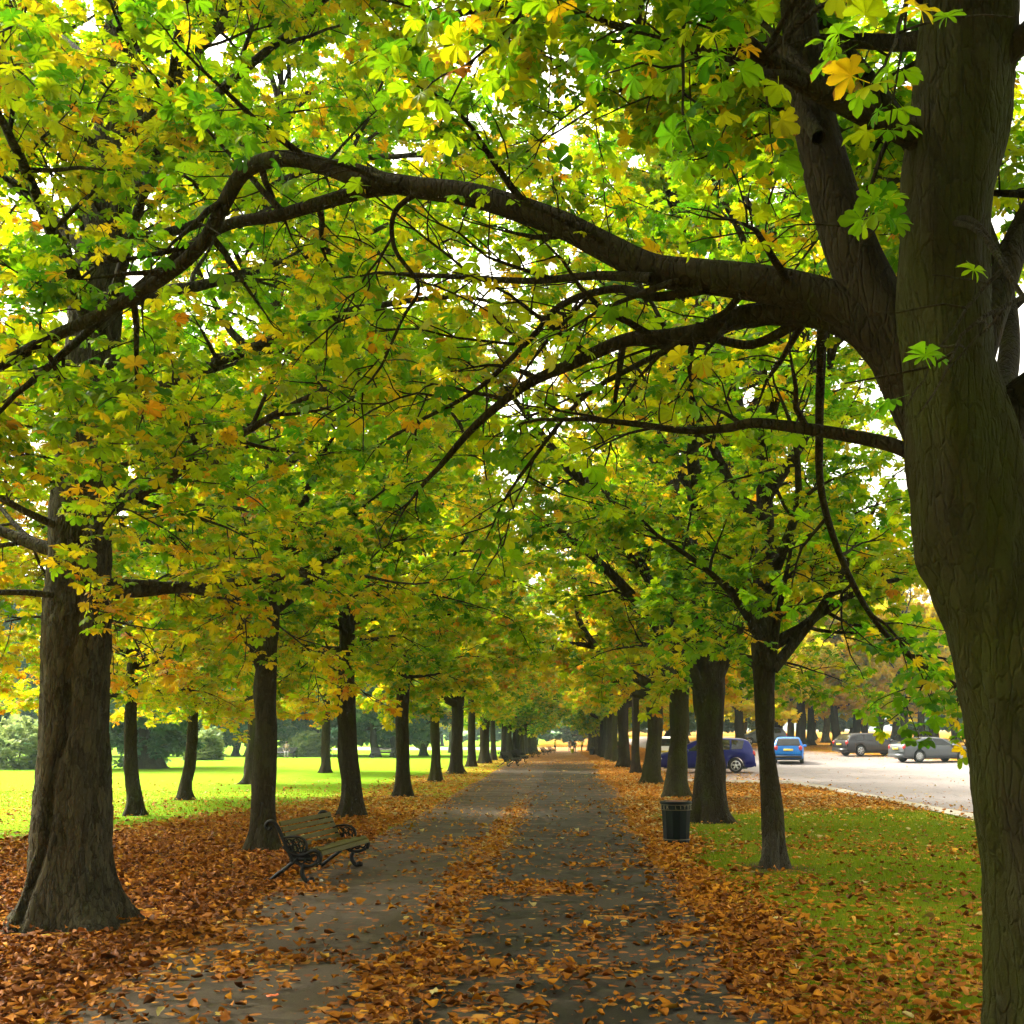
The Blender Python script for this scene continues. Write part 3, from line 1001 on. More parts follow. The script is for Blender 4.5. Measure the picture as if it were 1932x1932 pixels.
# ---- generic trees of the avenue, three shapes, plus far ones with coarser leaves
def avenue_tree(seed, b, label, bark, dbh, fork, Hh, Rc, kind, lscale, autumn, nlimb, vase=False, group=None, dens=1.0, spacing=0.45, merge=None, zlow=3.0, thin=1.0, name='chestnut_tree', leafmat='leaf', cat='tree', nl=4, phase=0.0, keep=keep_clear, elev=None, seg=(28, 70), plates=0.004, boughs=()):
    root = empty(name, b, 0, label, cat, group)
    T = Tree(seed)
    r = T.r
    k = r.normal(0, 0.11, 4)
    ax = np.array([[0, 0, -0.15], [0, 0, 0.5], [k[0], k[1], fork * 0.6], [k[0], k[1], fork], [k[0] + k[2], k[1] + k[3], (fork + Hh) / 2], [k[0] + 2 * k[2], k[1] + 2 * k[3], Hh - 0.5]])
    if vase:
        rr = [dbh * 0.56, dbh * 0.52, dbh * 0.48, dbh * 0.54, dbh * 0.25, dbh * 0.06]
    else:
        rr = [dbh * 0.56, dbh * 0.52, dbh * 0.47, dbh * 0.45, dbh * 0.26, dbh * 0.06]
    trunk = bark_tube(ax, rr, seg[0], seg[1], seed * 1.3, flare=0.65, ridge=0.022 + dbh * 0.03, plates=plates, flare_h=0.3)
    A = axis_fn(ax)
    zc = (zlow + Hh) / 2 + 0.3
    el = elev or ((28, 68) if vase else (6, 62))
    T.auto_limbs(nlimb, fork - 0.1, Hh - 1.8, A, None, Rc, zc, (Hh - zlow) / 2 + 0.2, rl=dbh * (0.30 if vase else 0.2), nl=nl, elev=el, phase=phase, spacing=spacing, dens=dens)
    T.auto_limbs(max(4, nlimb // 2), fork + 0.1, fork + 1.6, A, None, Rc * 0.92, zc - 0.9, (Hh - zlow) / 2, rl=dbh * 0.12, nl=nl, elev=(0, 22), phase=phase + 1.1, spacing=spacing, dens=dens, droop=0.16)
    for q, y1, r0, r1 in boughs:
        pts = smooth_line(px_line(q, b[1], y1), 30) - b
        CLEAR.append((np.array(q, float), b[1] + 0.3, 20 if r0 < 0.15 else 30))
        T.limb_from(pts, taper(len(pts), r0, r1), nl=nl, start_t=0.45, spacing=spacing, sides=12)
    return build_tree(root, T, trunk, bark, kind, lscale, autumn, seed + 100, keep=keep, limb_merge=merge, thin=thin, leafmat=leafmat)


avenue_tree(41, LEFT[1], 'straight dark trunk standing just behind the near bench', 'bark', 0.40, 4.0, 17.0, 5.8, 1, 0.72, -0.08, 23, phase=0.7, elev=(22, 64), seg=(40, 110), boughs=(([(500, 1275), (455, 1180), (395, 1105), (330, 1050), (260, 1010)], 18.6, 0.11, 0.03), ([(502, 1240), (520, 1120), (545, 1020), (580, 930)], 19.6, 0.09, 0.03)))
avenue_tree(47, RIGHT[0], 'slender trunk with a pale scarred base on the grass right of the litter bin', 'bark_scar', 0.30, 3.2, 13.0, 4.6, 1, 0.70, -0.06, 17, vase=True, phase=0.2, zlow=3.9, seg=(40, 110), boughs=(([(1452, 1262), (1425, 1190), (1380, 1120), (1320, 1065), (1240, 1010)], 16.6, 0.085, 0.03), ([(1458, 1262), (1505, 1205), (1560, 1130), (1610, 1040), (1650, 960)], 17.4, 0.10, 0.03), ([(1456, 1250), (1470, 1150), (1490, 1050)], 17.3, 0.075, 0.03)))
big = avenue_tree(53, RIGHT[1], 'stout double-stemmed trunk hiding the middle of the violet blue car', 'bark_brown', 0.66, 3.7, 17.0, 5.9, 1, 0.78, 0.0, 24, vase=True, phase=2.6, seg=(44, 110), boughs=(([(1330, 1310), (1285, 1240), (1215, 1150), (1140, 1070), (1070, 1010)], 24.8, 0.21, 0.07), ([(1335, 1300), (1300, 1200), (1255, 1130), (1200, 1060), (1140, 960)], 25.8, 0.18, 0.06), ([(1345, 1290), (1385, 1205), (1420, 1120), (1480, 1020)], 25.6, 0.2, 0.06), ([(1340, 1290), (1330, 1150), (1318, 1030), (1300, 920)], 25.4, 0.21, 0.08)))
third = avenue_tree(59, LEFT[2], 'dark forked-root trunk directly beyond the bench, second along from the near bench', 'bark', 0.46, 3.9, 16.0, 5.6, 1, 0.80, 0.04, 21, phase=1.9)

SRC = [big, third]
farA = avenue_tree(61, LEFT[3], 'third trunk beyond the near bench in the left row, thin and very dark', 'bark', 0.42, 3.6, 15.5, 5.4, 2, 1.0, 0.08, 19, phase=0.3, merge=True, spacing=0.5, seg=(24, 50))
farB = avenue_tree(67, RIGHT[2], 'mossy-footed trunk behind the litter bin, one pale bough reaching over the path', 'bark_moss', 0.60, 3.5, 15.5, 5.5, 2, 1.0, 0.16, 19, vase=True, phase=2.9, merge=True, spacing=0.5, seg=(24, 50))
# its pale bough over the path
bb = MB()
bp = smooth_line(px_line([(1262, 1300), (1225, 1292), (1185, 1268), (1150, 1245), (1120, 1215), (1095, 1175), (1085, 1130)], RIGHT[2][1], RIGHT[2][1] - 0.5), 24) - RIGHT[2]
bb.tube(bp, taper(len(bp), 0.2, 0.07), sides=10)
bb.build('limb', M['bark_grey'], farB)

LL = ['fourth trunk beyond the near bench in the left row, slim, pale and mossy',
      'fifth trunk beyond the near bench in the left row, thick and dark with spreading roots',
      'sixth trunk beyond the near bench in the left row, slim and dark',
      'seventh trunk beyond the near bench in the left row, broad and brown',
      'left row trunk standing just left of the far pair of benches']
rr_ = random.Random(4)
for i, lab in enumerate(LL):
    b = LEFT[4 + i]
    s = [0.72, 1.0, 0.85, 1.05, 0.9][i]
    copy_tree([farA, farB][i % 2], b, rr_.uniform(0, 6.28), (0.95 + 0.1 * rr_.random(), 0.97 + 0.08 * rr_.random()), lab, [0.08, 0.10, 0.03, 0.06, 0.0][i], bark=['bark_moss', 'bark', 'bark', 'bark_brown', 'bark'][i])
RL = ['mossy green-grey trunk standing at the nose of the violet blue car',
      'brown trunk in the right row half hidden by the mossy trunk before it',
      'dark right row trunk forking low over the path, beyond the brown one',
      'dark trunk five along from the litter bin in the right row, beside the black post']
for i, lab in enumerate(RL):
    copy_tree([farB, farA][i % 2], RIGHT[3 + i], rr_.uniform(0, 6.28), (0.95 + 0.1 * rr_.random(), 0.97 + 0.08 * rr_.random()), lab, [0.18, 0.2, 0.14, 0.08][i], bark=['bark_moss', 'bark_brown', 'bark', 'bark_moss'][i])
yl = LEFT[8][1] + 7.5
n = 0
while yl < 172:
    x = -5.2 + rr_.uniform(-0.15, 0.15)
    copy_tree([farA, farB][n % 2], (x, yl, H(x, yl)), rr_.uniform(0, 6.28), (0.95 + 0.12 * rr_.random(), 0.95 + 0.1 * rr_.random()),
              'one of the dark trunks merging into a wall at the far left avenue end', rr_.uniform(-0.16, 0.04), group='far chestnut trees closing up the left side of the avenue')
    yl += rr_.uniform(6.6, 8.2)
    n += 1
yl = RIGHT[6][1] + 7.5
while yl < 172:
    x = 3.25 + rr_.uniform(-0.15, 0.15)
    copy_tree([farB, farA][n % 2], (x, yl, H(x, yl)), rr_.uniform(0, 6.28), (0.95 + 0.12 * rr_.random(), 0.95 + 0.1 * rr_.random()),
              'one of the greyish trunks packed together at the far right end of the avenue', rr_.uniform(-0.14, 0.08), group='far chestnut trees closing up the right side of the avenue',
              bark=rr_.choice(['bark', 'bark_brown', 'bark_grey']))
    yl += rr_.uniform(6.6, 8.2)
    n += 1
# second row out on the left, and the two trees whose crowns reach in from beside and behind the camera
copy_tree(third, G(252, 1538), 1.0, (0.74, 0.72), 'left of the two small low-forked trees between the pale trunk and the bench', 0.14)
copy_tree(third, G(350, 1509), 3.6, (0.74, 0.70), 'right of the two small low-forked trees between the pale trunk and the bench', 0.17)
copy_tree(third, (-13.2, 21.5, 0), 2.2, (0.95, 0.9), 'yellowing tree whose low leaves reach in at the left edge below the pale trunk crown', 0.2)
copy_tree(big, (-12.2, 43.0, 0), 4.2, (0.9, 0.9), 'golden crown hanging over the lawn behind the dark trunk by the bench', 0.2)
copy_tree(third, (-11.8, 54.0, 0), 5.2, (0.9, 0.88), 'yellow tree of the outer left row seen over the lawn between trunks', 0.18)

# the avenue goes on behind the camera: these shade the foreground and their outer sprays reach in at the top
for (x, y), lab, sc_ in (((-7.0, 0.8), 'chestnut beside the camera whose sprays hang in at the upper left corner', 1.05), ((3.3, -2.6), 'chestnut behind the camera whose sprays hang in along the top edge', 1.22),
                         ((-5.2, -4.6), 'chestnut further behind the camera on the left', 1.1), ((3.2, -11.5), 'chestnut further behind the camera on the right', 1.1), ((10.5, -4.0), 'chestnut behind the camera by the road', 1.1)):
    copy_tree(third, (x, y, 0), rr_.uniform(0, 6.28), sc_, lab, -0.06)

# ------------------------------------------------------------------ fallen leaves and grass blades
def fallen_material():
    t = NT('fallen_leaf')
    col = t.ramp(t.attr('tint'), [(0, (0.06, 0.018, 0.003)), (0.3, (0.22, 0.068, 0.005)), (0.55, (0.45, 0.16, 0.006)), (0.78, (0.68, 0.28, 0.010)), (0.93, (0.74, 0.42, 0.025)), (1.0, (0.62, 0.52, 0.2))])
    nz = t.noise(t.pos(), 45.0, 3)
    col = t.mix(0.6, col, t.mix(nz, (0.2, 0.16, 0.13), (1, 1, 1)), 'MULTIPLY')
    col = t.mix(t.math('MULTIPLY', t.attr('rim'), 0.35), col, (0.16, 0.05, 0.012))
    return t.principled(Base_Color=col, Roughness=0.6, Specular_IOR_Level=0.06)


def fallen_template(seed):
    r = RS(seed)
    ts, ws = np.array([0, .3, .62, .86, 1.0]), np.array([.06, .55, 1.0, .7, .02])
    L, w = 1.0, r.uniform(0.2, 0.36)
    bend, curl, tw = r.uniform(-0.9, 1.5), r.uniform(0.2, 1.3), r.uniform(-0.6, 0.6)
    V, rim = [], []
    for t, ww in zip(ts, ws):
        for c in (-1, 0, 1):
            y = c * ww * w
            z = bend * 0.28 * (t - 0.5) ** 2 * 2 + abs(c) * ww * w * curl + y * tw * t + r.normal(0, 0.035)
            V.append([t - 0.5, y * (1 - 0.15 * curl) + r.normal(0, 0.028), z])
            rim.append(abs(c))
    Q = [[i * 3 + j, i * 3 + j + 1, i * 3 + j + 4, i * 3 + j + 3] for i in range(4) for j in range(2)]
    V = np.array(V)
    V[:, 2] -= V[:, 2].min()
    return V, np.array(Q), np.array(rim)


def in_view(x, y, z, m=60):
    px, py, zc = project(np.stack([x, y, z], -1))
    return (px > -m) & (px < W0 + m) & (py < W0 + m) & (y > 2)


def scatter_fallen():
    r = RS(77)
    X, Y, K = [], [], []
    for y0, y1, dens in ((7.0, 11, 430), (11, 16, 380), (16, 23, 280), (23, 34, 160), (34, 50, 60), (50, 75, 16)):
        xa, xb = -0.55 * y1 - 2, 0.42 * y1 + 1
        n = int((xb - xa) * (y1 - y0) * dens)
        x, y = r.uniform(xa, xb, n), r.uniform(y0, y1, n)
        k = in_view(x, y, 0 * x)
        x, y = x[k], y[k]
        L = litter(x, y)
        ok = r.rand(len(x)) < L ** 1.15
        for q in LEFT + RIGHT + [RF]:
            ok &= np.hypot(x - q[0], y - q[1]) > 0.42
        # thin ring of bare soil round the pale trunk
        ok &= ~((np.hypot(x - LEFT[0][0], y - LEFT[0][1]) < 0.95) & (r.rand(len(x)) < 0.8))
        x, y = x[ok], y[ok]
        X.append(x); Y.append(y)
    X, Y = np.concatenate(X), np.concatenate(Y)
    N = len(X)
    onp = (X > path_left(Y)) & (X < path_right(Y))
    z = H(X, Y) + np.where(onp, 0.010, 0.006) + np.where(onp, r.uniform(0, 0.012, N), r.uniform(0, 0.05, N)) + ((X > 9) * 0.01)
    T = [fallen_template(s) for s in range(9)]
    s = np.clip(r.normal(0.076, 0.028, N), 0.025, 0.15)
    az = r.uniform(0, 6.283, N)
    tx, ty = r.normal(0, 0.14, N), r.normal(0, 0.14, N)
    flip = r.rand(N) < 0.35
    ca, sa = np.cos(az), np.sin(az)
    x_ = np.stack([ca, sa, tx], -1); x_ /= np.linalg.norm(x_, axis=1)[:, None]
    y_ = np.stack([-sa, ca, ty], -1)
    y_ -= x_ * np.sum(x_ * y_, 1)[:, None]; y_ /= np.linalg.norm(y_, axis=1)[:, None]
    z_ = np.cross(x_, y_)
    R = np.stack([x_, y_, z_], 2)
    tint = np.clip(r.normal(0.5, 0.2, N) + 0.12 * (vnoise(X, Y, 2.2, 9) - 0.5) + 0.30 * sstep(13, 28, Y) - 0.05 * (1 - sstep(9, 15, Y)) - 0.2 * (X < path_left(Y)) * (1 - sstep(20, 34, Y)) + 0.02, 0, 1)
    which = r.randint(0, 9, N)
    mb = MB()
    for k in range(9):
        i = np.where(which == k)[0]
        V, Q, rim = T[k]
        V = V.copy()
        v = np.einsum('nij,vj->nvi', R[i], V) * s[i][:, None, None]
        fl = flip[i]
        v[fl, :, 2] *= -1
        v[:, :, 2] -= v[:, :, 2].min(1)[:, None]
        v += np.stack([X[i], Y[i], z[i]], -1)[:, None, :]
        q = (Q[None] + (np.arange(len(i)) * len(V))[:, None, None]).reshape(-1, 4)
        mb.add(v.reshape(-1, 3), [q], tint=np.repeat(tint[i], len(V)), rim=np.tile(rim, len(i)))
    o = mb.build('fallen_leaves', fallen_material())
    tag(o, 'orange and brown fallen chestnut leaves strewn over path, verges and grass', 'fallen leaves', kind='stuff')
    print('fallen', N)


def scatter_grass():
    r = RS(88)
    t = NT('grass_blade')
    c = t.ramp(t.attr('tint'), [(0, (0.07, 0.135, 0.004)), (0.5, (0.16, 0.22, 0.006)), (0.85, (0.27, 0.28, 0.010)), (1, (0.40, 0.32, 0.05))])
    b = t.n('BsdfDiffuse', {'Color': c})
    tr = t.n('BsdfTranslucent', {'Color': c})
    mx = t.n('MixShader', {0: 0.35, 1: b.outputs[0], 2: tr.outputs[0]})
    t.t.links.new(mx.outputs[0], t.out.inputs[0])
    X, Y = [], []
    for x0, x1, y0, y1, dens in ((1.6, 5.6, 7.5, 13, 900), (1.9, 8.5, 13, 20, 620), (2.2, 9.4, 20, 30, 300), (-26, -5.0, 22, 38, 90)):
        n = int((x1 - x0) * (y1 - y0) * dens)
        x, y = r.uniform(x0, x1, n), r.uniform(y0, y1, n)
        cover = 1 - 0.9 * litter(x, y) ** 0.7
        k = in_view(x, y, 0 * x) & (r.rand(n) < cover) & ((x > path_right(y) + 0.1) | (x < -5))
        k &= (x > 0) | (litter(x, y) < 0.5)
        k &= (x < road_x0(y) - 0.25)
        for q in LEFT + RIGHT + [RF]:
            k &= np.hypot(x - q[0], y - q[1]) > 0.3
        X.append(x[k]); Y.append(y[k])
    X, Y = np.concatenate(X), np.concatenate(Y)
    N = len(X)
    h = r.uniform(0.022, 0.06, N) * (0.7 + 0.6 * vnoise(X, Y, 0.6, 21))
    az = r.uniform(0, 6.283, N)
    w = 0.0045 * np.maximum(1, Y / 14)
    le = r.uniform(0.1, 0.9, N) * h
    d = np.stack([np.cos(az), np.sin(az), 0 * az], -1)
    sd_ = np.stack([-np.sin(az), np.cos(az), 0 * az], -1)
    b0 = np.stack([X, Y, H(X, Y) - 0.003], -1)
    v = np.stack([b0 - sd_ * w[:, None], b0 + sd_ * w[:, None], b0 + d * le[:, None] + np.array([0, 0, 1.0]) * h[:, None]], 1)
    mb = MB()
    tint = np.clip(0.62 * vnoise(X, Y, 1.1, 31) + r.normal(0.14, 0.16, N), 0, 1)
    mb.add(v.reshape(-1, 3), [np.arange(N * 3).reshape(-1, 3)], tint=np.repeat(tint, 3))
    o = mb.build('grass', t.m, smooth=False)
    tag(o, 'short green grass blades of the verge and lawn edge', 'grass', kind='stuff')
    print('grass', N)


scatter_fallen()
scatter_grass()

# ------------------------------------------------------------------ bench
M['iron'] = simple('black_painted_iron', (0.004, 0.004, 0.004), 0.5, spec=0.2, var=0.5, scale=40)
M['iron_green'] = simple('dark_green_painted_iron', (0.003, 0.006, 0.006), 0.5, spec=0.12, var=0.35, scale=25)


def board_material():
    t = NT('olive_weathered_boards')
    p = t.n('TexCoord').outputs['Object']
    g = t.noise(t.mapped(p, (1.5, 40, 40)), 3.0, 6, 0.65)
    c = t.ramp(g, [(0.2, (0.026, 0.022, 0.003)), (0.5, (0.066, 0.057, 0.006)), (0.85, (0.12, 0.105, 0.013))])
    d = t.noise(p, 5.0, 4)
    c = t.mix(t.ramp(d, [(0.55, (0, 0, 0)), (0.75, (0.6, 0.6, 0.6))]), c, (0.04, 0.036, 0.012))
    return t.principled(Base_Color=c, Roughness=0.5, Specular_IOR_Level=0.22, Normal=t.bump(g, 0.25, 0.01))


M['boards'] = board_material()
M['pale_leaf'] = simple('pale_scrap', (0.6, 0.55, 0.42), 0.8)


def strip(mb, prof, x, thick, width, n=40):
    """a cast strap following a profile (forward, up) at x; oval section"""
    p = smooth_line([(x, a, b) for a, b in prof], n)
    mb.tube(p, thick, sides=8, flat=width / thick, up=(1, 0, 0))
    return mb


def ringm(mb, x, c, r, t, n=18):
    a = np.linspace(0, 2 * math.pi, n + 1)
    mb.tube(np.stack([np.full(n + 1, x), c[0] + r * np.cos(a), c[1] + r * np.sin(a)], -1), t, sides=6, up=(1, 0, 0))


UPR = [(0.0, 0.27), (-0.07, 0.40), (-0.15, 0.56), (-0.22, 0.70), (-0.27, 0.78), (-0.33, 0.835), (-0.40, 0.825), (-0.425, 0.765), (-0.385, 0.725), (-0.345, 0.755)]
SEAT = [(-0.16, 0.50), (-0.06, 0.42), (0.06, 0.385), (0.17, 0.405), (0.25, 0.445), (0.33, 0.435), (0.375, 0.37), (0.36, 0.29)]


def make_bench(label, group=None, detail=True):
    root = empty('park_bench', (0, 0, 0), 0, label, 'bench', group)
    Lb = 0.92
    for s in (-1, 1):
        x = s * Lb
        f = MB()
        strip(f, UPR, x, 0.026, 0.034, 60)
        strip(f, SEAT, x, 0.028, 0.034, 50)
        strip(f, [(-0.38, 0.025), (-0.33, 0.05), (-0.24, 0.125), (-0.13, 0.20), (-0.04, 0.275), (0.04, 0.33)], x, 0.028, 0.03, 30)
        f.box((x, -0.40, 0.028), (0.07, 0.10, 0.056))
        strip(f, [(0.02, 0.29), (0.12, 0.245), (0.23, 0.245), (0.34, 0.29)], x, 0.024, 0.03, 24)
        strip(f, [(0.15, 0.26), (0.115, 0.18), (0.13, 0.10), (0.18, 0.045), (0.235, 0.04)], x, 0.032, 0.034, 26)
        f.lathe([(0.0, -0.04), (0.045, -0.03), (0.055, 0.0), (0.045, 0.03), (0.0, 0.04)], 14, (x, 0.245, 0.056))
        # solid web and pierced ornament below the seat
        f.box((x, 0.14, 0.335), (0.018, 0.22, 0.06))
        f.box((x, -0.02, 0.36), (0.02, 0.10, 0.14))
        for c, r_ in (((0.10, 0.33), 0.055), ((0.20, 0.335), 0.048), ((0.285, 0.355), 0.05), ((-0.02, 0.35), 0.04)):
            ringm(f, x, c, r_, 0.013)
        fo = f.build('end_frame', M['iron'], root)
        a = MB()
        strip(a, [(-0.175, 0.615), (-0.10, 0.625), (0.0, 0.635), (0.09, 0.62), (0.155, 0.565), (0.17, 0.49), (0.15, 0.43)], x, 0.018, 0.03, 40)
        if detail:
            for c, r_ in (((-0.075, 0.545), 0.05), ((0.02, 0.565), 0.045), ((0.095, 0.53), 0.042), ((0.0, 0.475), 0.042), ((0.085, 0.455), 0.034), ((-0.06, 0.475), 0.03)):
                ringm(a, x, c, r_, 0.010)
            for i in range(5):
                b0, b1 = (-0.13 + 0.05 * i, 0.60), (-0.05 + 0.045 * i, 0.43)
                a.tube([(x, b0[0], b0[1]), (x, (b0[0] + b1[0]) / 2 + 0.02, 0.52), (x, b1[0], b1[1])], 0.008, sides=5)
        a.build('armrest', M['iron'], fo)
    st = MB()
    st.box((0, -0.02, 0.30), (2 * Lb, 0.02, 0.03))
    st.build('stretcher', M['iron'], root)
    bk = MB()
    for i in range(5):
        u = 0.05 + 0.225 * i
        d = np.array([np.interp(u, np.linspace(0, 1, 5), [-0.11, -0.15, -0.19, -0.23, -0.27]), np.interp(u, np.linspace(0, 1, 5), [0.47, 0.56, 0.65, 0.735, 0.82])])
        bk.box((0, d[0] + 0.03, d[1]), (2 * Lb - 0.03, 0.024, 0.066), Matrix.Rotation(rad(24), 3, 'X').to_4x4())
    o = bk.build('backrest', M['boards'], root, smooth=False)
    bev = o.modifiers.new('edge', 'BEVEL'); bev.width = 0.006; bev.segments = 2
    se = MB()
    for y, z, a in ((-0.08, 0.455, 22), (0.0, 0.43, 10), (0.085, 0.425, -4), (0.17, 0.447, -8), (0.255, 0.475, -2), (0.335, 0.462, 32), (0.378, 0.41, 66)):
        se.box((0, y, z), (2 * Lb - 0.03, 0.064, 0.026), Matrix.Rotation(rad(-a), 3, 'X').to_4x4())
    o = se.build('seat', M['boards'], root, smooth=False)
    bev = o.modifiers.new('edge', 'BEVEL'); bev.width = 0.006; bev.segments = 2
    return root


def dup(src, loc, rz, label, group=None, swap=None, scale=1.0):
    c = src.copy(); COL.objects.link(c)
    c.location = [float(v) for v in loc]; c.rotation_euler = (0, 0, rz); c.scale = (scale,) * 3
    c['label'] = label
    if group: c['group'] = group
    elif 'group' in c: del c['group']
    for ch in src.children:
        d = ch.copy(); COL.objects.link(d); d.parent = c
        if swap and d.material_slots and d.material_slots[0].material and d.material_slots[0].material.name in swap:
            nm_ = d.material_slots[0].material.name
            d.material_slots[0].link = 'OBJECT'
            d.material_slots[0].material = swap[nm_]
        for g in ch.children:
            e = g.copy(); COL.objects.link(e); e.parent = d
    return c


bench = make_bench('near bench with olive slats and black scrolled iron ends, empty but for fallen leaves')
BENCH_RZ = rad(-90 - 10)
bench.location = (-3.58, 16.2, 0.004)
bench.rotation_euler = (0, 0, BENCH_RZ)
BG = 'black benches facing the avenue in the distance'
for (px, py), lab in (((962, 1446), 'nearer black bench of the far pair at the left path edge, side on'),
                      ((978, 1440), 'second bench of the far pair at the left path edge, pale scrap on it'),
                      ((1006, 1429), 'single dark bench at the left path edge beyond the far pair'),
                      ((1027, 1424), 'small dark bench further along, near the waiting figures'),
                      ((1040, 1421), 'farthest dark bench at the left path edge, beside a yellow jacket')):
    g_ = G(px, py)
    dup(bench, g_, BENCH_RZ - rad(4), lab, BG, swap={'olive_weathered_boards': M['iron']})
for X, Y, rz, lab in ((-23.5, 92.0, 2.9, 'dark bench under the hazy trees across the lawn, seen left of the third trunk'),
                      (-15.0, 90.0, 3.1, 'dark bench under the hazy trees across the lawn, seen just past the third trunk'),
                      (25.0, 88.0, 0.4, 'dark bench among the trunks beyond the blue hatchback')):
    dup(bench, (X, Y, float(H(X, Y))), rz, lab, swap={'olive_weathered_boards': M['iron']})
# the leaves lying on the near bench, and the pale scraps
def bench_leaves():
    r = RS(5)
    mb = MB()
    Mx = Matrix.Translation(bench.location) @ Matrix.Rotation(BENCH_RZ, 4, 'Z')
    for i in range(110):
        V, Q, rim = fallen_template(i)
        a = r.uniform(0, 6.28)
        x = np.clip(r.normal(0.1, 0.42), -0.85, 0.85)
        y = r.uniform(-0.06, 0.13) if i < 80 else r.uniform(0.1, 0.33)
        s = r.uniform(0.07, 0.13)
        w_ = np.stack([V[:, 0] * math.cos(a) - V[:, 1] * math.sin(a), V[:, 0] * math.sin(a) + V[:, 1] * math.cos(a), V[:, 2]], -1) * s
        w_ += [x, y, np.interp(y, [-0.08, 0, .085, .17, .255, .335], [.475, .448, .442, .463, .491, .48]) + r.uniform(0, 0.012)]
        w_ = np.array([(Mx @ Vector(q))[:] for q in w_])
        mb.add(w_, [Q], tint=r.uniform(0.1, 0.8), rim=rim)
    tag(mb.build('leaves_on_bench', bpy.data.materials['fallen_leaf']), 'brown curled leaves gathered on the seat of the near bench', 'fallen leaves', kind='stuff')


bench_leaves()


def scrap(px, py, s, mat, label, cat, name, rz=0.4, ball=False):
    g_ = G(px, py)
    mb = MB()
    if ball:
        mb.lathe([(0.0, 0.0), (0.6, 0.08), (1.0, 0.5), (0.85, 0.95), (0.4, 1.25), (0.0, 1.3)], 14)
    else:
        mb.add([(-1, -0.6, 0), (-0.2, -0.66, 0.12), (0.5, -0.6, 0.02), (1, -0.5, 0.2), (1, 0.5, 0.26), (0.5, 0.6, 0.06), (-0.2, 0.56, 0.16), (-1, 0.6, 0.03)],
               [np.array([[0, 1, 6, 7], [1, 2, 5, 6], [2, 3, 4, 5]])])
    o = mb.build(name, mat)
    o.scale = (s, s, s); o.rotation_euler = (0, 0, rz); o.location = (g_[0], g_[1], 0.022)
    if not ball:
        so_ = o.modifiers.new('thick', 'SOLIDIFY'); so_.thickness = 0.02
    return tag(o, label, cat)


scrap(514, 1884, 0.045, simple('orange_red_paper', (0.75, 0.16, 0.05), 0.6), 'small torn orange and cream wrapper lying on the path at the bottom left', 'wrapper', 'torn_wrapper')
scrap(606, 1667, 0.028, M['pale_leaf'], 'round cream fungus-like lump on the path by the near bench foot', 'pebble', 'pale_pebble', ball=True)

# ------------------------------------------------------------------ litter bins
M['gold'] = simple('dull_gold_paint', (0.16, 0.13, 0.06), 0.45, metal=0.3)
M['rust'] = simple('rusty_brown_lid', (0.15, 0.06, 0.025), 0.6, var=0.4, scale=14)


def make_bin(label, group=None):
    root = empty('litter_bin', (0, 0, 0), 0, label, 'litter bin', group)
    b = MB()
    n = 12
    a = (np.arange(n) + 0.5) * 2 * math.pi / n
    prof = [(0.235, 0.0), (0.25, 0.02), (0.25, 0.07), (0.238, 0.085), (0.238, 0.11), (0.262, 0.58), (0.262, 0.60), (0.272, 0.605), (0.272, 0.71), (0.265, 0.715)]
    v = np.stack([np.stack([r_ * np.cos(a), r_ * np.sin(a), np.full(n, z)], -1) for r_, z in prof])
    i = np.arange(len(prof) - 1)[:, None] * n
    j = np.arange(n)[None]
    b.add(v.reshape(-1, 3), [np.stack([i + j, i + (j + 1) % n, i + n + (j + 1) % n, i + n + j], -1).reshape(-1, 4)])
    o = b.build('body', M['iron_green'], root, smooth=False)
    bev = o.modifiers.new('edge', 'BEVEL'); bev.width = 0.006; bev.segments = 2; bev.limit_method = 'ANGLE'
    for z in (0.612, 0.70, 0.092):
        bb_ = MB().lathe([(0.276 if z > .2 else .247, -0.004), (0.279 if z > .2 else .25, 0.0), (0.276 if z > .2 else .247, 0.004)], 36, (0, 0, z))
        bb_.build('gold_band', M['gold'], root)
    rim = MB().lathe([(0.266, 0.708), (0.285, 0.715), (0.29, 0.735), (0.28, 0.755), (0.255, 0.76), (0.235, 0.752), (0.22, 0.73), (0.215, 0.70)], 40)
    rim.build('rim', M['iron_green'], root)
    lid = MB().lathe([(0.215, 0.715), (0.21, 0.745), (0.15, 0.762), (0.0, 0.768)], 32)
    lid.build('lid', M['rust'], root)
    # LITTER, repeated round the band
    word = 'LITTER '
    n = 21
    dg = bpy.context.evaluated_depsgraph_get()
    tx = MB()
    cache = {}
    for k in range(n):
        ch = word[k % 7]
        if ch == ' ': continue
        if ch not in cache:
            cu = bpy.data.curves.new('letter', 'FONT'); cu.body = ch; cu.size = 0.085; cu.extrude = 0.002; cu.align_x = 'CENTER'
            to = bpy.data.objects.new('letter', cu); COL.objects.link(to)
            bpy.context.view_layer.update()
            me = bpy.data.meshes.new_from_object(to.evaluated_get(bpy.context.evaluated_depsgraph_get()))
            vv = np.array([q.co[:] for q in me.vertices]); ff = [np.array(p.vertices[:]) for p in me.polygons]
            cache[ch] = (vv, ff)
            bpy.data.objects.remove(to); bpy.data.meshes.remove(me); bpy.data.curves.remove(cu)
        vv, ff = cache[ch]
        th = 2 * math.pi * k / n
        rr = 0.2735 + vv[:, 2]
        an = th + vv[:, 0] / 0.2735
        tx.add(np.stack([rr * np.cos(an), rr * np.sin(an), 0.628 + vv[:, 1]], -1), [f[None] for f in ff])
    tx.build('lettering', M['gold'], root, smooth=False)
    return root


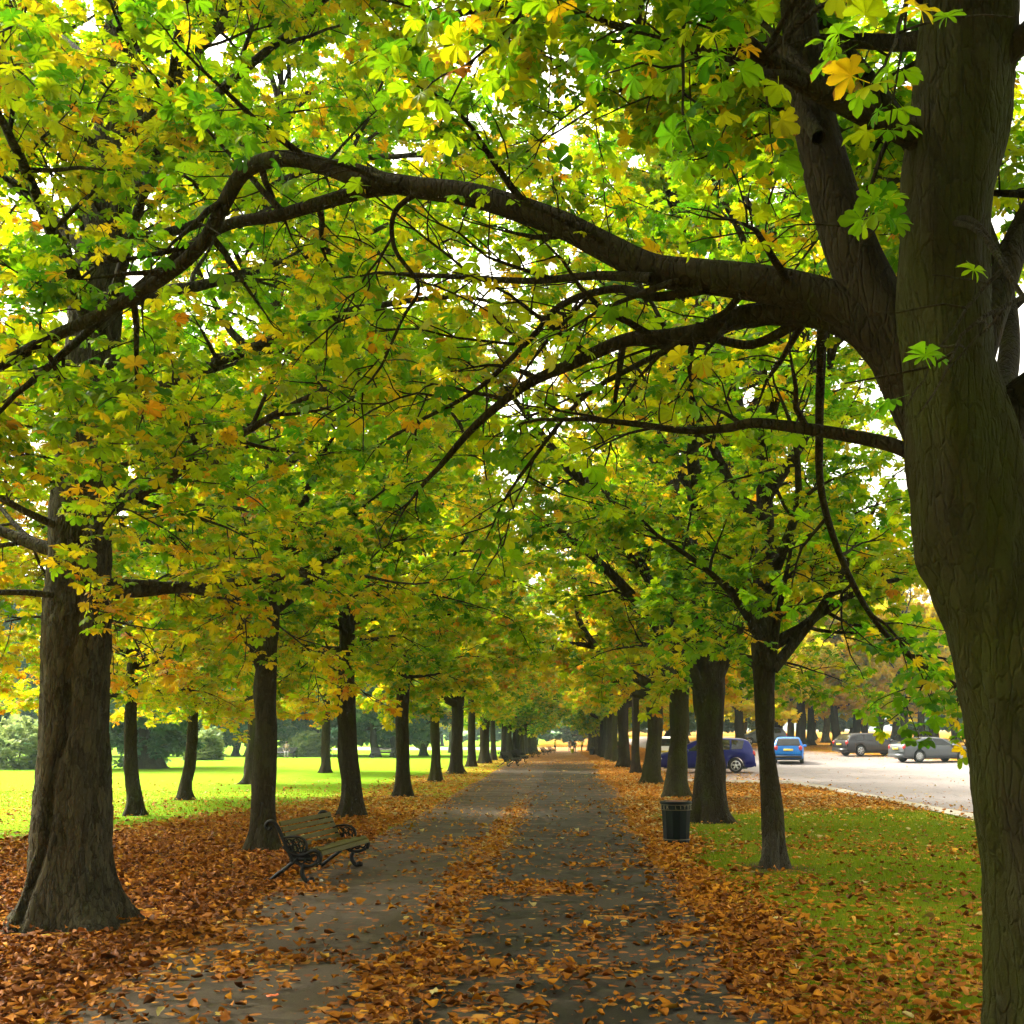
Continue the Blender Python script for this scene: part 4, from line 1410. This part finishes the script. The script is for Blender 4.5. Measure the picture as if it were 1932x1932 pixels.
bin1 = make_bin('litter bin')
bin1['label'] = 'dark green litter bin with gilt bands and lettering, in front of the mossy-footed trunk'
g_ = G(1276, 1592)
bin1.location = (g_[0], g_[1], 0.0)
bin1.scale = (1.03,) * 3
bin1.rotation_euler = (0, 0, rad(-95))
dup(bin1, G(1117, 1424), 0.5, 'small dark litter bin far along the right edge of the path', scale=1.15)

# slim black post by the right row
pm = MB()
g_ = G(1155, 1427)
pm.lathe([(0.11, 0.0), (0.11, 0.25), (0.075, 0.32), (0.05, 0.5), (0.045, 3.6), (0.04, 3.65)], 14)
po = pm.build('lamp_post', M['iron'])
po.location = g_
tag(po, 'slim black lamp post between the trunks of the right row', 'lamp post')
pm = MB().lathe([(0.05, 3.65), (0.10, 3.7), (0.17, 4.05), (0.19, 4.08), (0.05, 4.22), (0.02, 4.3), (0.0, 4.32)], 8)
pm.build('lantern', M['iron'], po)


# ------------------------------------------------------------------ cars
M['glass'] = simple('dark_car_glass', (0.012, 0.015, 0.016), 0.06, var=0.1, spec=0.6)
M['tyre'] = simple('tyre_rubber', (0.012, 0.012, 0.012), 0.8)
M['rim'] = simple('alloy_rim', (0.55, 0.56, 0.57), 0.3, metal=0.9, var=0.05)
M['tail'] = simple('red_lamp_glass', (0.45, 0.02, 0.02), 0.15)
M['headl'] = simple('clear_lamp_glass', (0.6, 0.62, 0.64), 0.12)
M['plate_y'] = simple('yellow_number_plate', (0.72, 0.56, 0.06), 0.5, var=0.03)
M['trim'] = simple('black_plastic', (0.014, 0.014, 0.015), 0.55)
def paint(name, c, metal=0.35):
    return simple(name, c, 0.32, metal=metal, var=0.04, scale=3, coat=0.3, spec=0.2)


PAINT = {'violet': paint('violet_blue_paint', (0.006, 0.010, 0.125), 0.2), 'blue': paint('bright_blue_paint', (0.01, 0.17, 0.62), 0.15), 'grey': paint('dark_grey_paint', (0.032, 0.032, 0.036), 0.25),
         'silver': paint('silver_grey_paint', (0.085, 0.095, 0.105), 0.25), 'white': paint('white_paint', (0.75, 0.75, 0.75), 0.0), 'red': paint('red_paint', (0.4, 0.03, 0.02), 0.1)}


def make_car(label, L, top, belt, Wd, wheels, wr, paint_mat, sw, rear_glass, screen, name='parked_car', spokes=5, low=0.24, taper_r=0.10, rails=False):
    """nose towards +x; x runs 0 (tail) .. L (nose) and is centred afterwards"""
    root = empty(name, (0, 0, 0), 0, label, 'car')
    tx_, tz = np.array(top).T
    bx, bz = np.array(belt).T
    xs = np.unique(np.round(np.concatenate([np.linspace(0, L, 81)] + [c + wr * 1.14 * np.cos(np.linspace(0, math.pi, 17)) for c in wheels]), 3))
    sm = lambda x, px_, pz: np.interp(x, np.array([q[0] for q in smooth_line([(a, b, 0) for a, b in zip(px_, pz)], 8 * len(px_))]), np.array([q[1] for q in smooth_line([(a, b, 0) for a, b in zip(px_, pz)], 8 * len(px_))]))
    def sec(x):
        T = float(sm(x, tx_, tz)); B = min(float(sm(x, bx, bz)), T - 0.015)
        e = min(x, L - x)
        W = Wd * (1 - taper_r * math.exp(-e / 0.16) - 0.05 * math.exp(-e / 0.7))
        b = low + 0.10 * math.exp(-e / 0.12)
        for c in wheels:
            dd = (wr * 1.14) ** 2 - (x - c) ** 2
            if dd > 0: b = max(b, wr + math.sqrt(dd))
        b = min(b, B - 0.06)
        k = min(1.0, (T - B) / 0.5)
        Wr = W * (1 - 0.27 * k)
        return T, B, W, Wr, b
    def side_y(x, z):
        T, B, W, Wr, b = sec(x)
        return float(np.interp(z, [B, (B + T) / 2, T - 0.05], [W - 0.025, W - 0.025 - (W - Wr) * 0.42, Wr]))
    rows = []
    for x in xs:
        T, B, W, Wr, b = sec(x)
        half = [(0, b), (W - 0.1, b), (W - 0.015, b + 0.03), (W, b + (B - b) * 0.35), (W + 0.012, b + (B - b) * 0.72), (W - 0.025, B), (W - 0.025 - (W - Wr) * 0.42, (B + T) / 2), (Wr, T - 0.05), (Wr - 0.10, T - 0.012), (Wr * 0.5, T), ]
        ring = half + [(0, T + 0.004)] + [(-y, z) for y, z in half[:0:-1]]
        rows.append([(x - L / 2, y, z) for y, z in ring])
    v = np.array(rows)
    m = v.shape[1]
    i = np.arange(len(xs) - 1)[:, None] * m
    j = np.arange(m)[None]
    body = MB().add(v.reshape(-1, 3), [np.stack([i + j, i + m + j, i + m + (j + 1) % m, i + (j + 1) % m], -1).reshape(-1, 4), np.arange(m)[None], (np.arange(m)[::-1] + (len(xs) - 1) * m)[None]])
    # door seams
    body.build('body', paint_mat, root)
    for s in (-1, 1):
        for (xa, xb, xc, xd) in sw:      # bottom rear, bottom front, top front, top rear
            g = []
            nn = 12
            for t in np.linspace(0, 1, nn):
                for u in np.linspace(0, 1, 5):
                    x = (xa + (xb - xa) * t) * (1 - u) + (xd + (xc - xd) * t) * u
                    T, B, W, Wr, b = sec(x)
                    z = B + 0.035 + (T - 0.085 - B - 0.035) * u
                    g.append((x - L / 2, s * (side_y(x, z) + 0.007), z))
            ii = np.arange(nn - 1)[:, None] * 5
            jj = np.arange(4)[None]
            MB().add(g, [np.stack([ii + jj, ii + jj + 1, ii + 5 + jj + 1, ii + 5 + jj], -1).reshape(-1, 4)]).build('window', M['glass'], root)
        xm = sw[0][1] if False else max(q[1] for q in sw) - 0.12
        T, B, W, Wr, b = sec(xm)
        mm = MB().lathe([(0, -0.1), (0.06, -0.085), (0.08, 0), (0.06, 0.085), (0, 0.1)], 10, (xm - L / 2, s * (W + 0.09), B + 0.05), 'y')
        mm.box((xm - L / 2, s * (W + 0.0), B + 0.02), (0.05, 0.1, 0.03))
        mm.build('mirror', paint_mat, root)
    for nm, (xa, xb), dx in (('rear_window', rear_glass, -1), ('windscreen', screen, 1)):
        g, nn = [], 10
        for x in np.linspace(xa, xb, nn):
            T, B, W, Wr, b = sec(x)
            for u in np.linspace(-1, 1, 7):
                y = u * (Wr - 0.09)
                g.append((x - L / 2 + dx * 0.012, y, T + 0.012 - 0.012 * u * u))
        ii = np.arange(nn - 1)[:, None] * 7
        jj = np.arange(6)[None]
        MB().add(g, [np.stack([ii + jj, ii + 7 + jj, ii + 7 + jj + 1, ii + jj + 1], -1).reshape(-1, 4)]).build(nm, M['glass'], root)
    for c in wheels:
        for s in (-1, 1):
            T, B, W, Wr, b = sec(c + wr * 1.3)
            yc = s * (Wd - 0.125)
            w_ = MB().lathe([(wr * 0.62, -0.1), (wr * 0.94, -0.1), (wr, -0.075), (wr, 0.075), (wr * 0.94, 0.1), (wr * 0.62, 0.1), (wr * 0.62, -0.1)], 32, (c - L / 2, yc, wr), 'y')
            wo = w_.build('wheel', M['tyre'], root)
            rm = MB()
            yo = yc + s * 0.09
            rm.lathe([(wr * 0.60, -0.02), (wr * 0.68, -0.015), (wr * 0.68, 0.015), (wr * 0.60, 0.02)], 32, (c - L / 2, yo, wr), 'y')
            rm.lathe([(0, -0.025), (0.07, -0.02), (0.07, 0.02), (0, 0.025)], 14, (c - L / 2, yo, wr), 'y')
            for k in range(spokes):
                for dl in (-0.14, 0.14):
                    th = 2 * math.pi * k / spokes + 0.3
                    p0 = np.array([c - L / 2 + 0.05 * math.cos(th + dl * 2), yo, wr + 0.05 * math.sin(th + dl * 2)])
                    p1 = np.array([c - L / 2 + wr * 0.64 * math.cos(th + dl), yo + s * 0.004, wr + wr * 0.64 * math.sin(th + dl)])
                    rm.tube([p0, p1], 0.02, sides=5)
            rm.build('rim', M['rim'], wo)
            bk_ = MB().lathe([(0, -0.06), (wr * 0.62, -0.06), (wr * 0.62, -0.055), (0, -0.055)], 24, (c - L / 2, yc + (0 if s > 0 else 0.115), wr), 'y')
            bk_.build('brake_disc', M['trim'], wo)
    for s in (-1, 1):
        T, B, W, Wr, b = sec(0.12)
        MB().lathe([(0, -0.15), (0.09, -0.11), (0.12, 0.0), (0.09, 0.11), (0, 0.15)], 10, (0.10 - L / 2, s * (W - 0.12), B - 0.10), 'z').build('tail_light', M['tail'], root)
        T, B, W, Wr, b = sec(L - 0.22)
        MB().lathe([(0, -0.07), (0.13, -0.06), (0.18, 0.0), (0.13, 0.06), (0, 0.07)], 10, (L - 0.24 - L / 2, s * (W - 0.14), B - 0.04), 'z').build('headlight', M['headl'], root)
    zb = float(sm(0.05, bx, bz))
    MB().box((-L / 2 - 0.012, 0, 0.38), (0.05, 2 * Wd * 0.86, 0.16)).build('rear_bumper', M['trim'] if name == 'moving_hatchback' else paint_mat, root)
    MB().box((L / 2 - 0.02, 0, 0.36), (0.05, 2 * Wd * 0.8, 0.16)).build('front_grille', M['trim'], root)
    MB().box((-L / 2 - 0.03, 0, zb - 0.14), (0.03, 0.52, 0.115)).build('number_plate', M['plate_y'], root)
    MB().box((0, 0, 0.24), (L * 0.84, 2 * Wd * 0.8, 0.1)).build('underbody', M['trim'], root)
    return root


def put(o, p, rz):
    o.location = (p[0], p[1], float(H(p[0], p[1])) + 0.016)
    o.rotation_euler = (0, 0, rz)


mpv = make_car('violet blue people carrier parked nose towards the path, partly behind two trunks', 4.75,
               [(0, 0.62), (0.03, 0.9), (0.1, 1.1), (0.22, 1.36), (0.36, 1.55), (0.7, 1.635), (1.5, 1.665), (2.2, 1.655), (2.75, 1.56), (3.2, 1.36), (3.62, 1.12), (4.0, 1.02), (4.4, 0.92), (4.66, 0.78), (4.75, 0.58)],
               [(0, 0.6), (0.06, 0.98), (0.5, 1.10), (1.5, 1.06), (2.6, 1.01), (3.5, 0.98), (4.2, 0.88), (4.75, 0.55)], 0.93, (0.93, 3.78), 0.345, PAINT['violet'],
               [(0.62, 1.12, 1.12, 0.52), (1.2, 2.05, 2.0, 1.2), (2.13, 3.35, 2.58, 2.07)], (0.11, 0.36), (2.85, 3.6), spokes=5)
gm = G(1392, 1459)
put(mpv, (gm[0] - (0.93 - 2.375) * -1 * -1 - 0.0, gm[1] + 0.9, 0), math.pi - rad(7))
mpv.location.x = gm[0] - 1.44
hatch = make_car('bright blue hatchback seen from behind on the pale road', 3.95,
                 [(0, 0.55), (0.02, 0.8), (0.08, 0.98), (0.24, 1.22), (0.42, 1.40), (0.8, 1.46), (1.6, 1.48), (2.1, 1.42), (2.6, 1.2), (3.0, 1.0), (3.5, 0.9), (3.85, 0.75), (3.95, 0.5)],
                 [(0, 0.55), (0.06, 0.92), (0.5, 1.0), (1.5, 0.95), (2.8, 0.9), (3.5, 0.78), (3.95, 0.48)], 0.86, (0.62, 3.1), 0.305, PAINT['blue'],
                 [(0.5, 1.0, 1.05, 0.62), (1.08, 1.85, 1.8, 1.12), (1.92, 2.75, 2.1, 1.87)], (0.085, 0.42), (2.15, 2.9), name='moving_hatchback')
gm = G(1487, 1443)
put(hatch, gm + np.array([0.4, 1.9, 0]), math.atan2(gm[1], gm[0]))
estate = make_car('dark grey estate car parked on leaves beyond the road, tail towards the road', 4.95,
                  [(0, 0.6), (0.03, 0.85), (0.10, 1.0), (0.35, 1.25), (0.6, 1.39), (1.2, 1.45), (2.2, 1.46), (2.8, 1.38), (3.3, 1.16), (3.7, 0.99), (4.3, 0.9), (4.8, 0.75), (4.95, 0.5)],
                  [(0, 0.58), (0.06, 0.9), (0.6, 0.98), (2.0, 0.95), (3.5, 0.9), (4.3, 0.8), (4.95, 0.48)], 0.93, (1.0, 3.95), 0.335, PAINT['grey'],
                  [(0.62, 1.25, 1.25, 0.85), (1.32, 2.2, 2.15, 1.32), (2.28, 3.4, 2.72, 2.22)], (0.10, 0.5), (2.85, 3.6), spokes=6)
ge = G(1624, 1428)
ha = rad(20)
c0 = np.array([ge[0], ge[1], 0]) + np.array([math.cos(ha), math.sin(ha), 0]) * 1.47 + np.array([-math.sin(ha), math.cos(ha), 0]) * 0.85
put(estate, c0, ha)
saloon = make_car('silver grey saloon parked on leaves beside the dark grey estate, half behind hanging leaves', 4.85,
                  [(0, 0.6), (0.03, 0.88), (0.10, 1.03), (0.55, 1.08), (0.95, 1.25), (1.4, 1.40), (2.2, 1.44), (2.8, 1.36), (3.3, 1.14), (3.65, 0.98), (4.3, 0.88), (4.7, 0.74), (4.85, 0.5)],
                  [(0, 0.58), (0.06, 0.93), (0.6, 0.99), (2.0, 0.95), (3.5, 0.9), (4.3, 0.79), (4.85, 0.48)], 0.92, (0.98, 3.85), 0.335, PAINT['silver'],
                  [(1.1, 1.95, 1.9, 1.42), (2.03, 3.3, 2.65, 1.97)], (0.6, 1.35), (2.8, 3.55), spokes=9)
ge = G(1735, 1440)
ha = rad(17)
c0 = np.array([ge[0], ge[1], 0]) + np.array([math.cos(ha), math.sin(ha), 0]) * 1.445 + np.array([-math.sin(ha), math.cos(ha), 0]) * 0.85
put(saloon, c0, ha)
sil = dup(hatch, (15.6, 90, float(H(15.6, 90)) + 0.016), math.pi, 'pale silver hatchback far off behind the violet blue car', swap={'bright_blue_paint': PAINT['silver']})
sil.name = 'parked_hatchback'
wh = dup(mpv, (5.75, 66, float(H(5.75, 66)) + 0.016), rad(85), 'white people carrier showing between two trunks left of the violet blue car', swap={'violet_blue_paint': PAINT['white']})
rd_ = dup(hatch, (4.9, 106, float(H(4.9, 106)) + 0.016), rad(90), 'red car glimpsed beside the black lamp post', swap={'bright_blue_paint': PAINT['red']})
rd_.name = 'parked_hatchback'


# ------------------------------------------------------------------ people, all far away
def skin_mesh(name, verts, edges, radii, mat, parent, root_i=0):
    me = bpy.data.meshes.new(name)
    me.from_pydata([tuple(v) for v in verts], edges, [])
    o = bpy.data.objects.new(name, me)
    COL.objects.link(o)
    sk = o.modifiers.new('skin', 'SKIN')
    sk.use_smooth_shade = True
    if not me.skin_vertices: 
        bpy.context.view_layer.objects.active = o
    for i, r_ in enumerate(radii):
        me.skin_vertices[0].data[i].radius = r_ if isinstance(r_, tuple) else (r_, r_)
    me.skin_vertices[0].data[root_i].use_root = True
    sb = o.modifiers.new('sub', 'SUBSURF'); sb.levels = sb.render_levels = 1
    bpy.context.view_layer.update()
    nm = bpy.data.meshes.new_from_object(o.evaluated_get(bpy.context.evaluated_depsgraph_get()))
    bpy.data.objects.remove(o)
    nm.name = name
    nm.materials.clear(); nm.materials.append(mat)
    for p in nm.polygons: p.use_smooth = True
    q = bpy.data.objects.new(name, nm)
    COL.objects.link(q)
    q.parent = parent
    return q


M['skin'] = simple('skin', (0.45, 0.27, 0.19), 0.55)
def cloth(n, c): return simple(n, c, 0.85, var=0.25, scale=18)


def make_person(loc, rz, label, jacket, trousers, hair, pose='walk', vest=None, scale=1.0):
    root = empty('person', loc, rz, label, 'person')
    root.scale = (scale,) * 3
    sit = pose == 'sit'
    hz = 0.50 if sit else 0.93
    a, b = (0.14, -0.12) if pose == 'walk' else (0.03, 0.0)
    J = {'pel': (0, 0, hz), 'waist': (0, 0, hz + 0.17), 'chest': (0.01, 0, hz + 0.40), 'neck': (0.02, 0, hz + 0.57), 'chin': (0.04, 0, hz + 0.64), 'head': (0.035, 0, hz + 0.735), 'top': (0.02, 0, hz + 0.80)}
    for s, n in ((1, 'l'), (-1, 'r')):
        off = a if s > 0 else b
        J['sh' + n] = (0, s * 0.18, hz + 0.52)
        J['el' + n] = (-off * 0.7 - 0.02, s * 0.24, hz + 0.24)
        J['wr' + n] = (-off + (0.14 if pose != 'walk' else 0.07), s * 0.23, hz + 0.01 + (0.10 if sit else 0))
        J['ha' + n] = (-off + (0.19 if pose != 'walk' else 0.10), s * 0.225, hz - 0.08 + (0.10 if sit else 0))
        J['hip' + n] = (0, s * 0.09, hz - 0.05)
        if sit:
            J['kn' + n] = (0.44, s * 0.11, hz - 0.03); J['an' + n] = (0.45, s * 0.11, 0.09); J['to' + n] = (0.60, s * 0.12, 0.04)
        else:
            J['kn' + n] = (off * 0.9 + 0.03, s * 0.10, 0.50); J['an' + n] = (off * 1.7 - (0.05 if off < 0 else 0), s * 0.10, 0.09); J['to' + n] = (off * 1.7 + 0.15, s * 0.11, 0.04)
    Rd = {'pel': (.15, .11), 'waist': (.14, .10), 'chest': (.165, .115), 'neck': .06, 'chin': .07, 'head': .095, 'top': .07}
    for n in 'lr':
        Rd.update({'sh' + n: .07, 'el' + n: .048, 'wr' + n: .034, 'ha' + n: .042, 'hip' + n: .095, 'kn' + n: .062, 'an' + n: .045, 'to' + n: .045})
    E = [('pel', 'waist'), ('waist', 'chest'), ('chest', 'neck'), ('neck', 'chin'), ('chin', 'head'), ('head', 'top')]
    for n in 'lr':
        E += [('chest', 'sh' + n), ('sh' + n, 'el' + n), ('el' + n, 'wr' + n), ('wr' + n, 'ha' + n), ('pel', 'hip' + n), ('hip' + n, 'kn' + n), ('kn' + n, 'an' + n), ('an' + n, 'to' + n)]

    def sub(keys, grow, nm, mat):
        ks = [k for k in J if k in keys]
        ix = {k: i for i, k in enumerate(ks)}
        ed = [(ix[p], ix[q]) for p, q in E if p in ix and q in ix]
        g = lambda r_: tuple(x + grow for x in r_) if isinstance(r_, tuple) else r_ + grow
        skin_mesh(nm, [J[k] for k in ks], ed, [g(Rd[k]) for k in ks], mat, root, 0)
    sub(set(J), 0.0, 'body', M['skin'])
    sub({'pel', 'waist', 'chest', 'shl', 'shr', 'ell', 'elr', 'wrl', 'wrr'}, 0.022, 'jacket', jacket)
    sub({'pel', 'hipl', 'hipr', 'knl', 'knr', 'anl', 'anr'}, 0.018, 'trousers', trousers)
    hb = MB().lathe([(0.0, 0.125), (0.06, 0.11), (0.098, 0.06), (0.108, 0.0), (0.098, -0.05), (0.085, -0.07)], 16, (J['head'][0] - 0.02, 0, J['head'][2] - 0.005))
    hb.build('hair', hair, root)
    for n in 'lr':
        p = np.array(J['an' + n])
        MB().tube([p + [-0.06, 0, -0.045], p + [0.02, 0, -0.035], p + [0.12, 0, -0.05], p + [0.18, 0, -0.06]], [0.035, 0.045, 0.042, 0.02], sides=10).build('shoe', M['trim'], root)
    return root


HIV = cloth('hi_vis_yellow', (0.62, 0.75, 0.05)); DK = cloth('dark_cloth', (0.02, 0.022, 0.03)); GR = cloth('grey_cloth', (0.30, 0.28, 0.29)); BLU = cloth('navy_cloth', (0.03, 0.05, 0.12)); PALE = cloth('pale_cloth', (0.13, 0.12, 0.115))
HAIR = cloth('brown_hair', (0.05, 0.03, 0.018))
for (px, py), (jk, tr_, pose, rz, lab) in (((1075, 1418), (GR, GR, 'walk', 1.7, 'person in pale grey walking down the middle of the far path')),
                                           ((1084, 1420.5), (DK, DK, 'walk', -1.5, 'person in dark clothes on the far path beside a yellow bundle')),
                                           ((1047, 1419), (HIV, DK, 'stand', 0.0, 'person in a yellow jacket standing left of the far path')),
                                           ((1098, 1418), (HIV, DK, 'stand', 3.0, 'person in a yellow jacket standing right of the far path'))):
    make_person(G(px, py), rz, lab, jk, tr_, HAIR, pose)
make_person((-23.3, 91.75, float(H(-23.3, 91.75)) + 0.02), -1.3, 'person in pale clothes sitting on the bench across the lawn', PALE, GR, HAIR, 'sit')
make_person((24.6, 95.0, float(H(24.6, 95.0))), -1.6, 'person in navy standing among the trunks behind the grey estate', BLU, DK, HAIR, 'stand')
mb = MB().lathe([(0.0, 0.0), (0.16, 0.02), (0.2, 0.25), (0.17, 0.5), (0.08, 0.6), (0.0, 0.62)], 12)
o = mb.build('yellow_sack', HIV); o.location = G(1079.5, 1420.5)
tag(o, 'bright yellow-green sack on the far path in front of the person in dark clothes', 'sack')

# ------------------------------------------------------------------ trees across the lawn and beyond the road
FL = lambda x, y: (x, y, float(H(x, y)))
hz1 = avenue_tree(71, FL(-22.6, 60), 'dark spreading tree with a flared black foot alone on the lawn', 'bark', 1.15, 1.6, 9.0, 4.6, 2, 1.9, -0.2, 14, merge=True, zlow=1.4, spacing=0.6, leafmat='leaf_far', keep=None, seg=(24, 40), plates=0)
hz2 = avenue_tree(73, FL(-40, 104), 'blue-green hazy tree across the lawn, far left', 'bark', 0.6, 1.8, 12.0, 5.6, 2, 2.2, 0.0, 15, merge=True, zlow=0.9, spacing=0.6, leafmat='leaf_far', keep=None, seg=(20, 36), plates=0)
hz2['group'] = 'hazy trees along the far side of the lawn'
hz2['label'] = 'one of the blue-green hazy trees closing the far side of the lawn'
rr_ = random.Random(9)
for i in range(26):
    x = -64 + i * 1.95 + rr_.uniform(-1.0, 1.0)
    y = 96 + rr_.uniform(0, 10) + (i % 3) * 13 - (14 if x < -38 else 0)
    if abs(x + 40) < 1: continue
    c = copy_tree(hz2, FL(x, y), rr_.uniform(0, 6.28), (rr_.uniform(0.75, 1.25), rr_.uniform(0.7, 1.35)), 'one of the blue-green hazy trees closing the far side of the lawn', rr_.uniform(-0.4, 0.35), group='hazy trees along the far side of the lawn')
for i in range(9):
    x = -24 + i * 6.0 + rr_.uniform(-1, 1)
    copy_tree(hz2, FL(x, 225 + rr_.uniform(-8, 12)), rr_.uniform(0, 6.28), (rr_.uniform(0.9, 1.3), rr_.uniform(0.7, 0.95)), 'one of the dim trees beyond the bright gap at the end of the avenue', rr_.uniform(-0.4, 0.1), group='dim trees past the end of the avenue')
# low shrubs
def shrub(px, py, w_, h_, label, autumn, seed):
    g_ = G(px, py)
    root = empty('shrub', g_, 0, label, 'shrub')
    r = RS(seed)
    st = MB()
    for k in range(7):
        a = k * 0.9
        st.tube([(0, 0, -0.05), (0.2 * w_ * math.cos(a), 0.2 * w_ * math.sin(a), h_ * 0.4), (0.4 * w_ * math.cos(a), 0.4 * w_ * math.sin(a), h_ * 0.75)], [0.04, 0.03, 0.01], sides=5)
    st.build('stem', M['bark'], root)
    n = 1500
    u = r.normal(0, 1, (n, 3)); u /= np.linalg.norm(u, axis=1)[:, None]
    u[:, 2] = np.abs(u[:, 2])
    p = u * (r.uniform(0.45, 1.0, n) ** 0.5 * (0.4 + 0.95 * vnoise(u[:, 0] * 3, u[:, 1] * 3 + u[:, 2] * 2, 1.0, seed)))[:, None] * np.array([w_ / 2, w_ / 2, h_])
    o = bpy.data.objects.new('crown', crown_mesh('crown', p, u + r.normal(0, 0.4, u.shape), np.clip(r.normal(0.5, 0.2, n), 0, 1), 2, 1.5, seed, M['leaf_far']))
    o.color = (0.5 + autumn, 0.5, 0.5, 1); o.parent = root; COL.objects.link(o)


shrub(575, 1428, 4.2, 1.6, 'low pale green shrub across the lawn, seen left of the third trunk', 0.4, 3)
shrub(383, 1434, 2.6, 2.0, 'pale straggling shrub on the lawn edge beside the small forked tree', 0.45, 4)
shrub(30, 1450, 5.0, 2.6, 'greyish pale shrub at the far left edge beyond the thick pale trunk', 0.45, 5)
for px, py, d_, lab in ((744, 1428, 1.0, 'pale hazy thick trunk out on the lawn just left of the fourth dark trunk'), (858 - 8, 1420, 0.8, 'pale hazy trunk out on the lawn left of the fifth dark trunk')):
    g_ = G(px, py)
    c = copy_tree(third, g_, rr_.uniform(0, 6), (1.15, 0.95), lab, 0.1, bark='bark_grey')
farC = avenue_tree(83, FL(20.0, 92), 'one of the golden and orange trees standing in rows beyond the pale road', 'bark', 0.62, 2.9, 12.5, 5.3, 2, 1.35, 0.0, 13, phase=1.3, merge=True, zlow=1.9, spacing=0.55, seg=(20, 36), plates=0, leafmat='leaf_gold', keep=None, thin=0.72)
farC['group'] = 'golden autumn trees beyond the road'
YG = 'golden autumn trees beyond the road'
for i, (px, Y) in enumerate([(1395, 84), (1465, 92), (1508, 90), (1577, 90), (1612, 91), (1655, 92), (1700, 90), (1760, 92), (1830, 90), (1330, 96), (1290, 108), (1445, 112), (1490, 118), (1556, 110), (1630, 116), (1685, 114), (1735, 118), (1800, 116), (1870, 112), (1940, 104), (1400, 128), (1530, 132)]):
    X = (px - 1073) / 2086 * Y
    copy_tree(farC, FL(X, Y), rr_.uniform(0, 6.28), (rr_.uniform(1.0, 1.25), rr_.uniform(0.95, 1.25)), 'one of the golden and orange trees standing in rows beyond the pale road', rr_.uniform(-0.25, 0.12), group=YG,
              bark=rr_.choice(['bark', 'bark_brown', 'bark_grey']))
for i in range(16):
    x = 14 + i * 5.0 + rr_.uniform(-1.5, 1.5)
    copy_tree(hz2, FL(x, 150 + rr_.uniform(-6, 14)), rr_.uniform(0, 6.28), (rr_.uniform(0.9, 1.3), rr_.uniform(0.8, 1.2)), 'one of the misty green trees at the very back on the right', rr_.uniform(-0.3, 0.2), group='misty trees at the back on the right')
# pale road crossing at the far end
yy = np.arange(176, 205, 2.0)
grid_sheet('crossing_road', lambda y: np.linspace(-40, 30, 40), yy, 0.03, M['road'])

# ------------------------------------------------------------------ light
SUN_EL, SUN_AZ = rad(48), rad(-58)      # azimuth from +Y towards +X
w = bpy.data.worlds.new('World')
sc.world = w
w.use_nodes = True
nt = w.node_tree
bg = nt.nodes['Background']
sky = nt.nodes.new('ShaderNodeTexSky')
sky.sky_type = 'NISHITA'
sky.sun_disc = False
sky.sun_elevation = SUN_EL
sky.sun_rotation = SUN_AZ
sky.dust_density = 6.0
sky.air_density = 1.0
hs = nt.nodes.new('ShaderNodeHueSaturation')     # overcast: the cloud takes most of the blue out
hs.inputs['Saturation'].default_value = 0.12
nt.links.new(sky.outputs[0], hs.inputs['Color'])
warm = nt.nodes.new('ShaderNodeMix'); warm.data_type = 'RGBA'; warm.blend_type = 'MULTIPLY'
warm.inputs[0].default_value = 1.0
warm.inputs[7].default_value = (1.0, 0.95, 0.80, 1)
nt.links.new(hs.outputs[0], warm.inputs[6])
nt.links.new(warm.outputs[2], bg.inputs[0])
bg.inputs[1].default_value = 0.15
sd = bpy.data.lights.new('sun', 'SUN')
sd.energy = 1.4
sd.angle = rad(14)
sd.color = (1.0, 0.95, 0.86)
so = bpy.data.objects.new('sun', sd)
so.rotation_euler = Vector((-math.sin(SUN_AZ) * math.cos(SUN_EL), -math.cos(SUN_AZ) * math.cos(SUN_EL), -math.sin(SUN_EL))).to_track_quat('-Z', 'Y').to_euler()
COL.objects.link(so)

sc.view_settings.view_transform = 'Standard'
sc.view_settings.look = 'None'
sc.view_settings.exposure = 2.6
sc.view_settings.gamma = 1.0
sc.cycles.adaptive_threshold = 0.02
sc.cycles.max_bounces = 10
sc.cycles.diffuse_bounces = 5
sc.cycles.glossy_bounces = 3
sc.cycles.transmission_bounces = 4
sc.cycles.caustics_reflective = False
sc.cycles.caustics_refractive = False

# ------------------------------------------------------------------ the damp air
hv = bpy.data.materials.new('haze'); hv.use_nodes = True
hn = hv.node_tree; hn.nodes.clear()
ho = hn.nodes.new('ShaderNodeOutputMaterial')
pv = hn.nodes.new('ShaderNodeVolumePrincipled')
pv.inputs['Color'].default_value = (0.72, 0.93, 1.0, 1)
pv.inputs['Density'].default_value = 0.00036
pv.inputs['Anisotropy'].default_value = 0.2
hn.links.new(pv.outputs[0], ho.inputs['Volume'])
hb = MB().box((0, 660, 11.0), (1900, 1900, 26.0))
ho_ = hb.build('haze', hv, smooth=False)
tag(ho_, kind='stuff')
sc.cycles.volume_bounces = 1
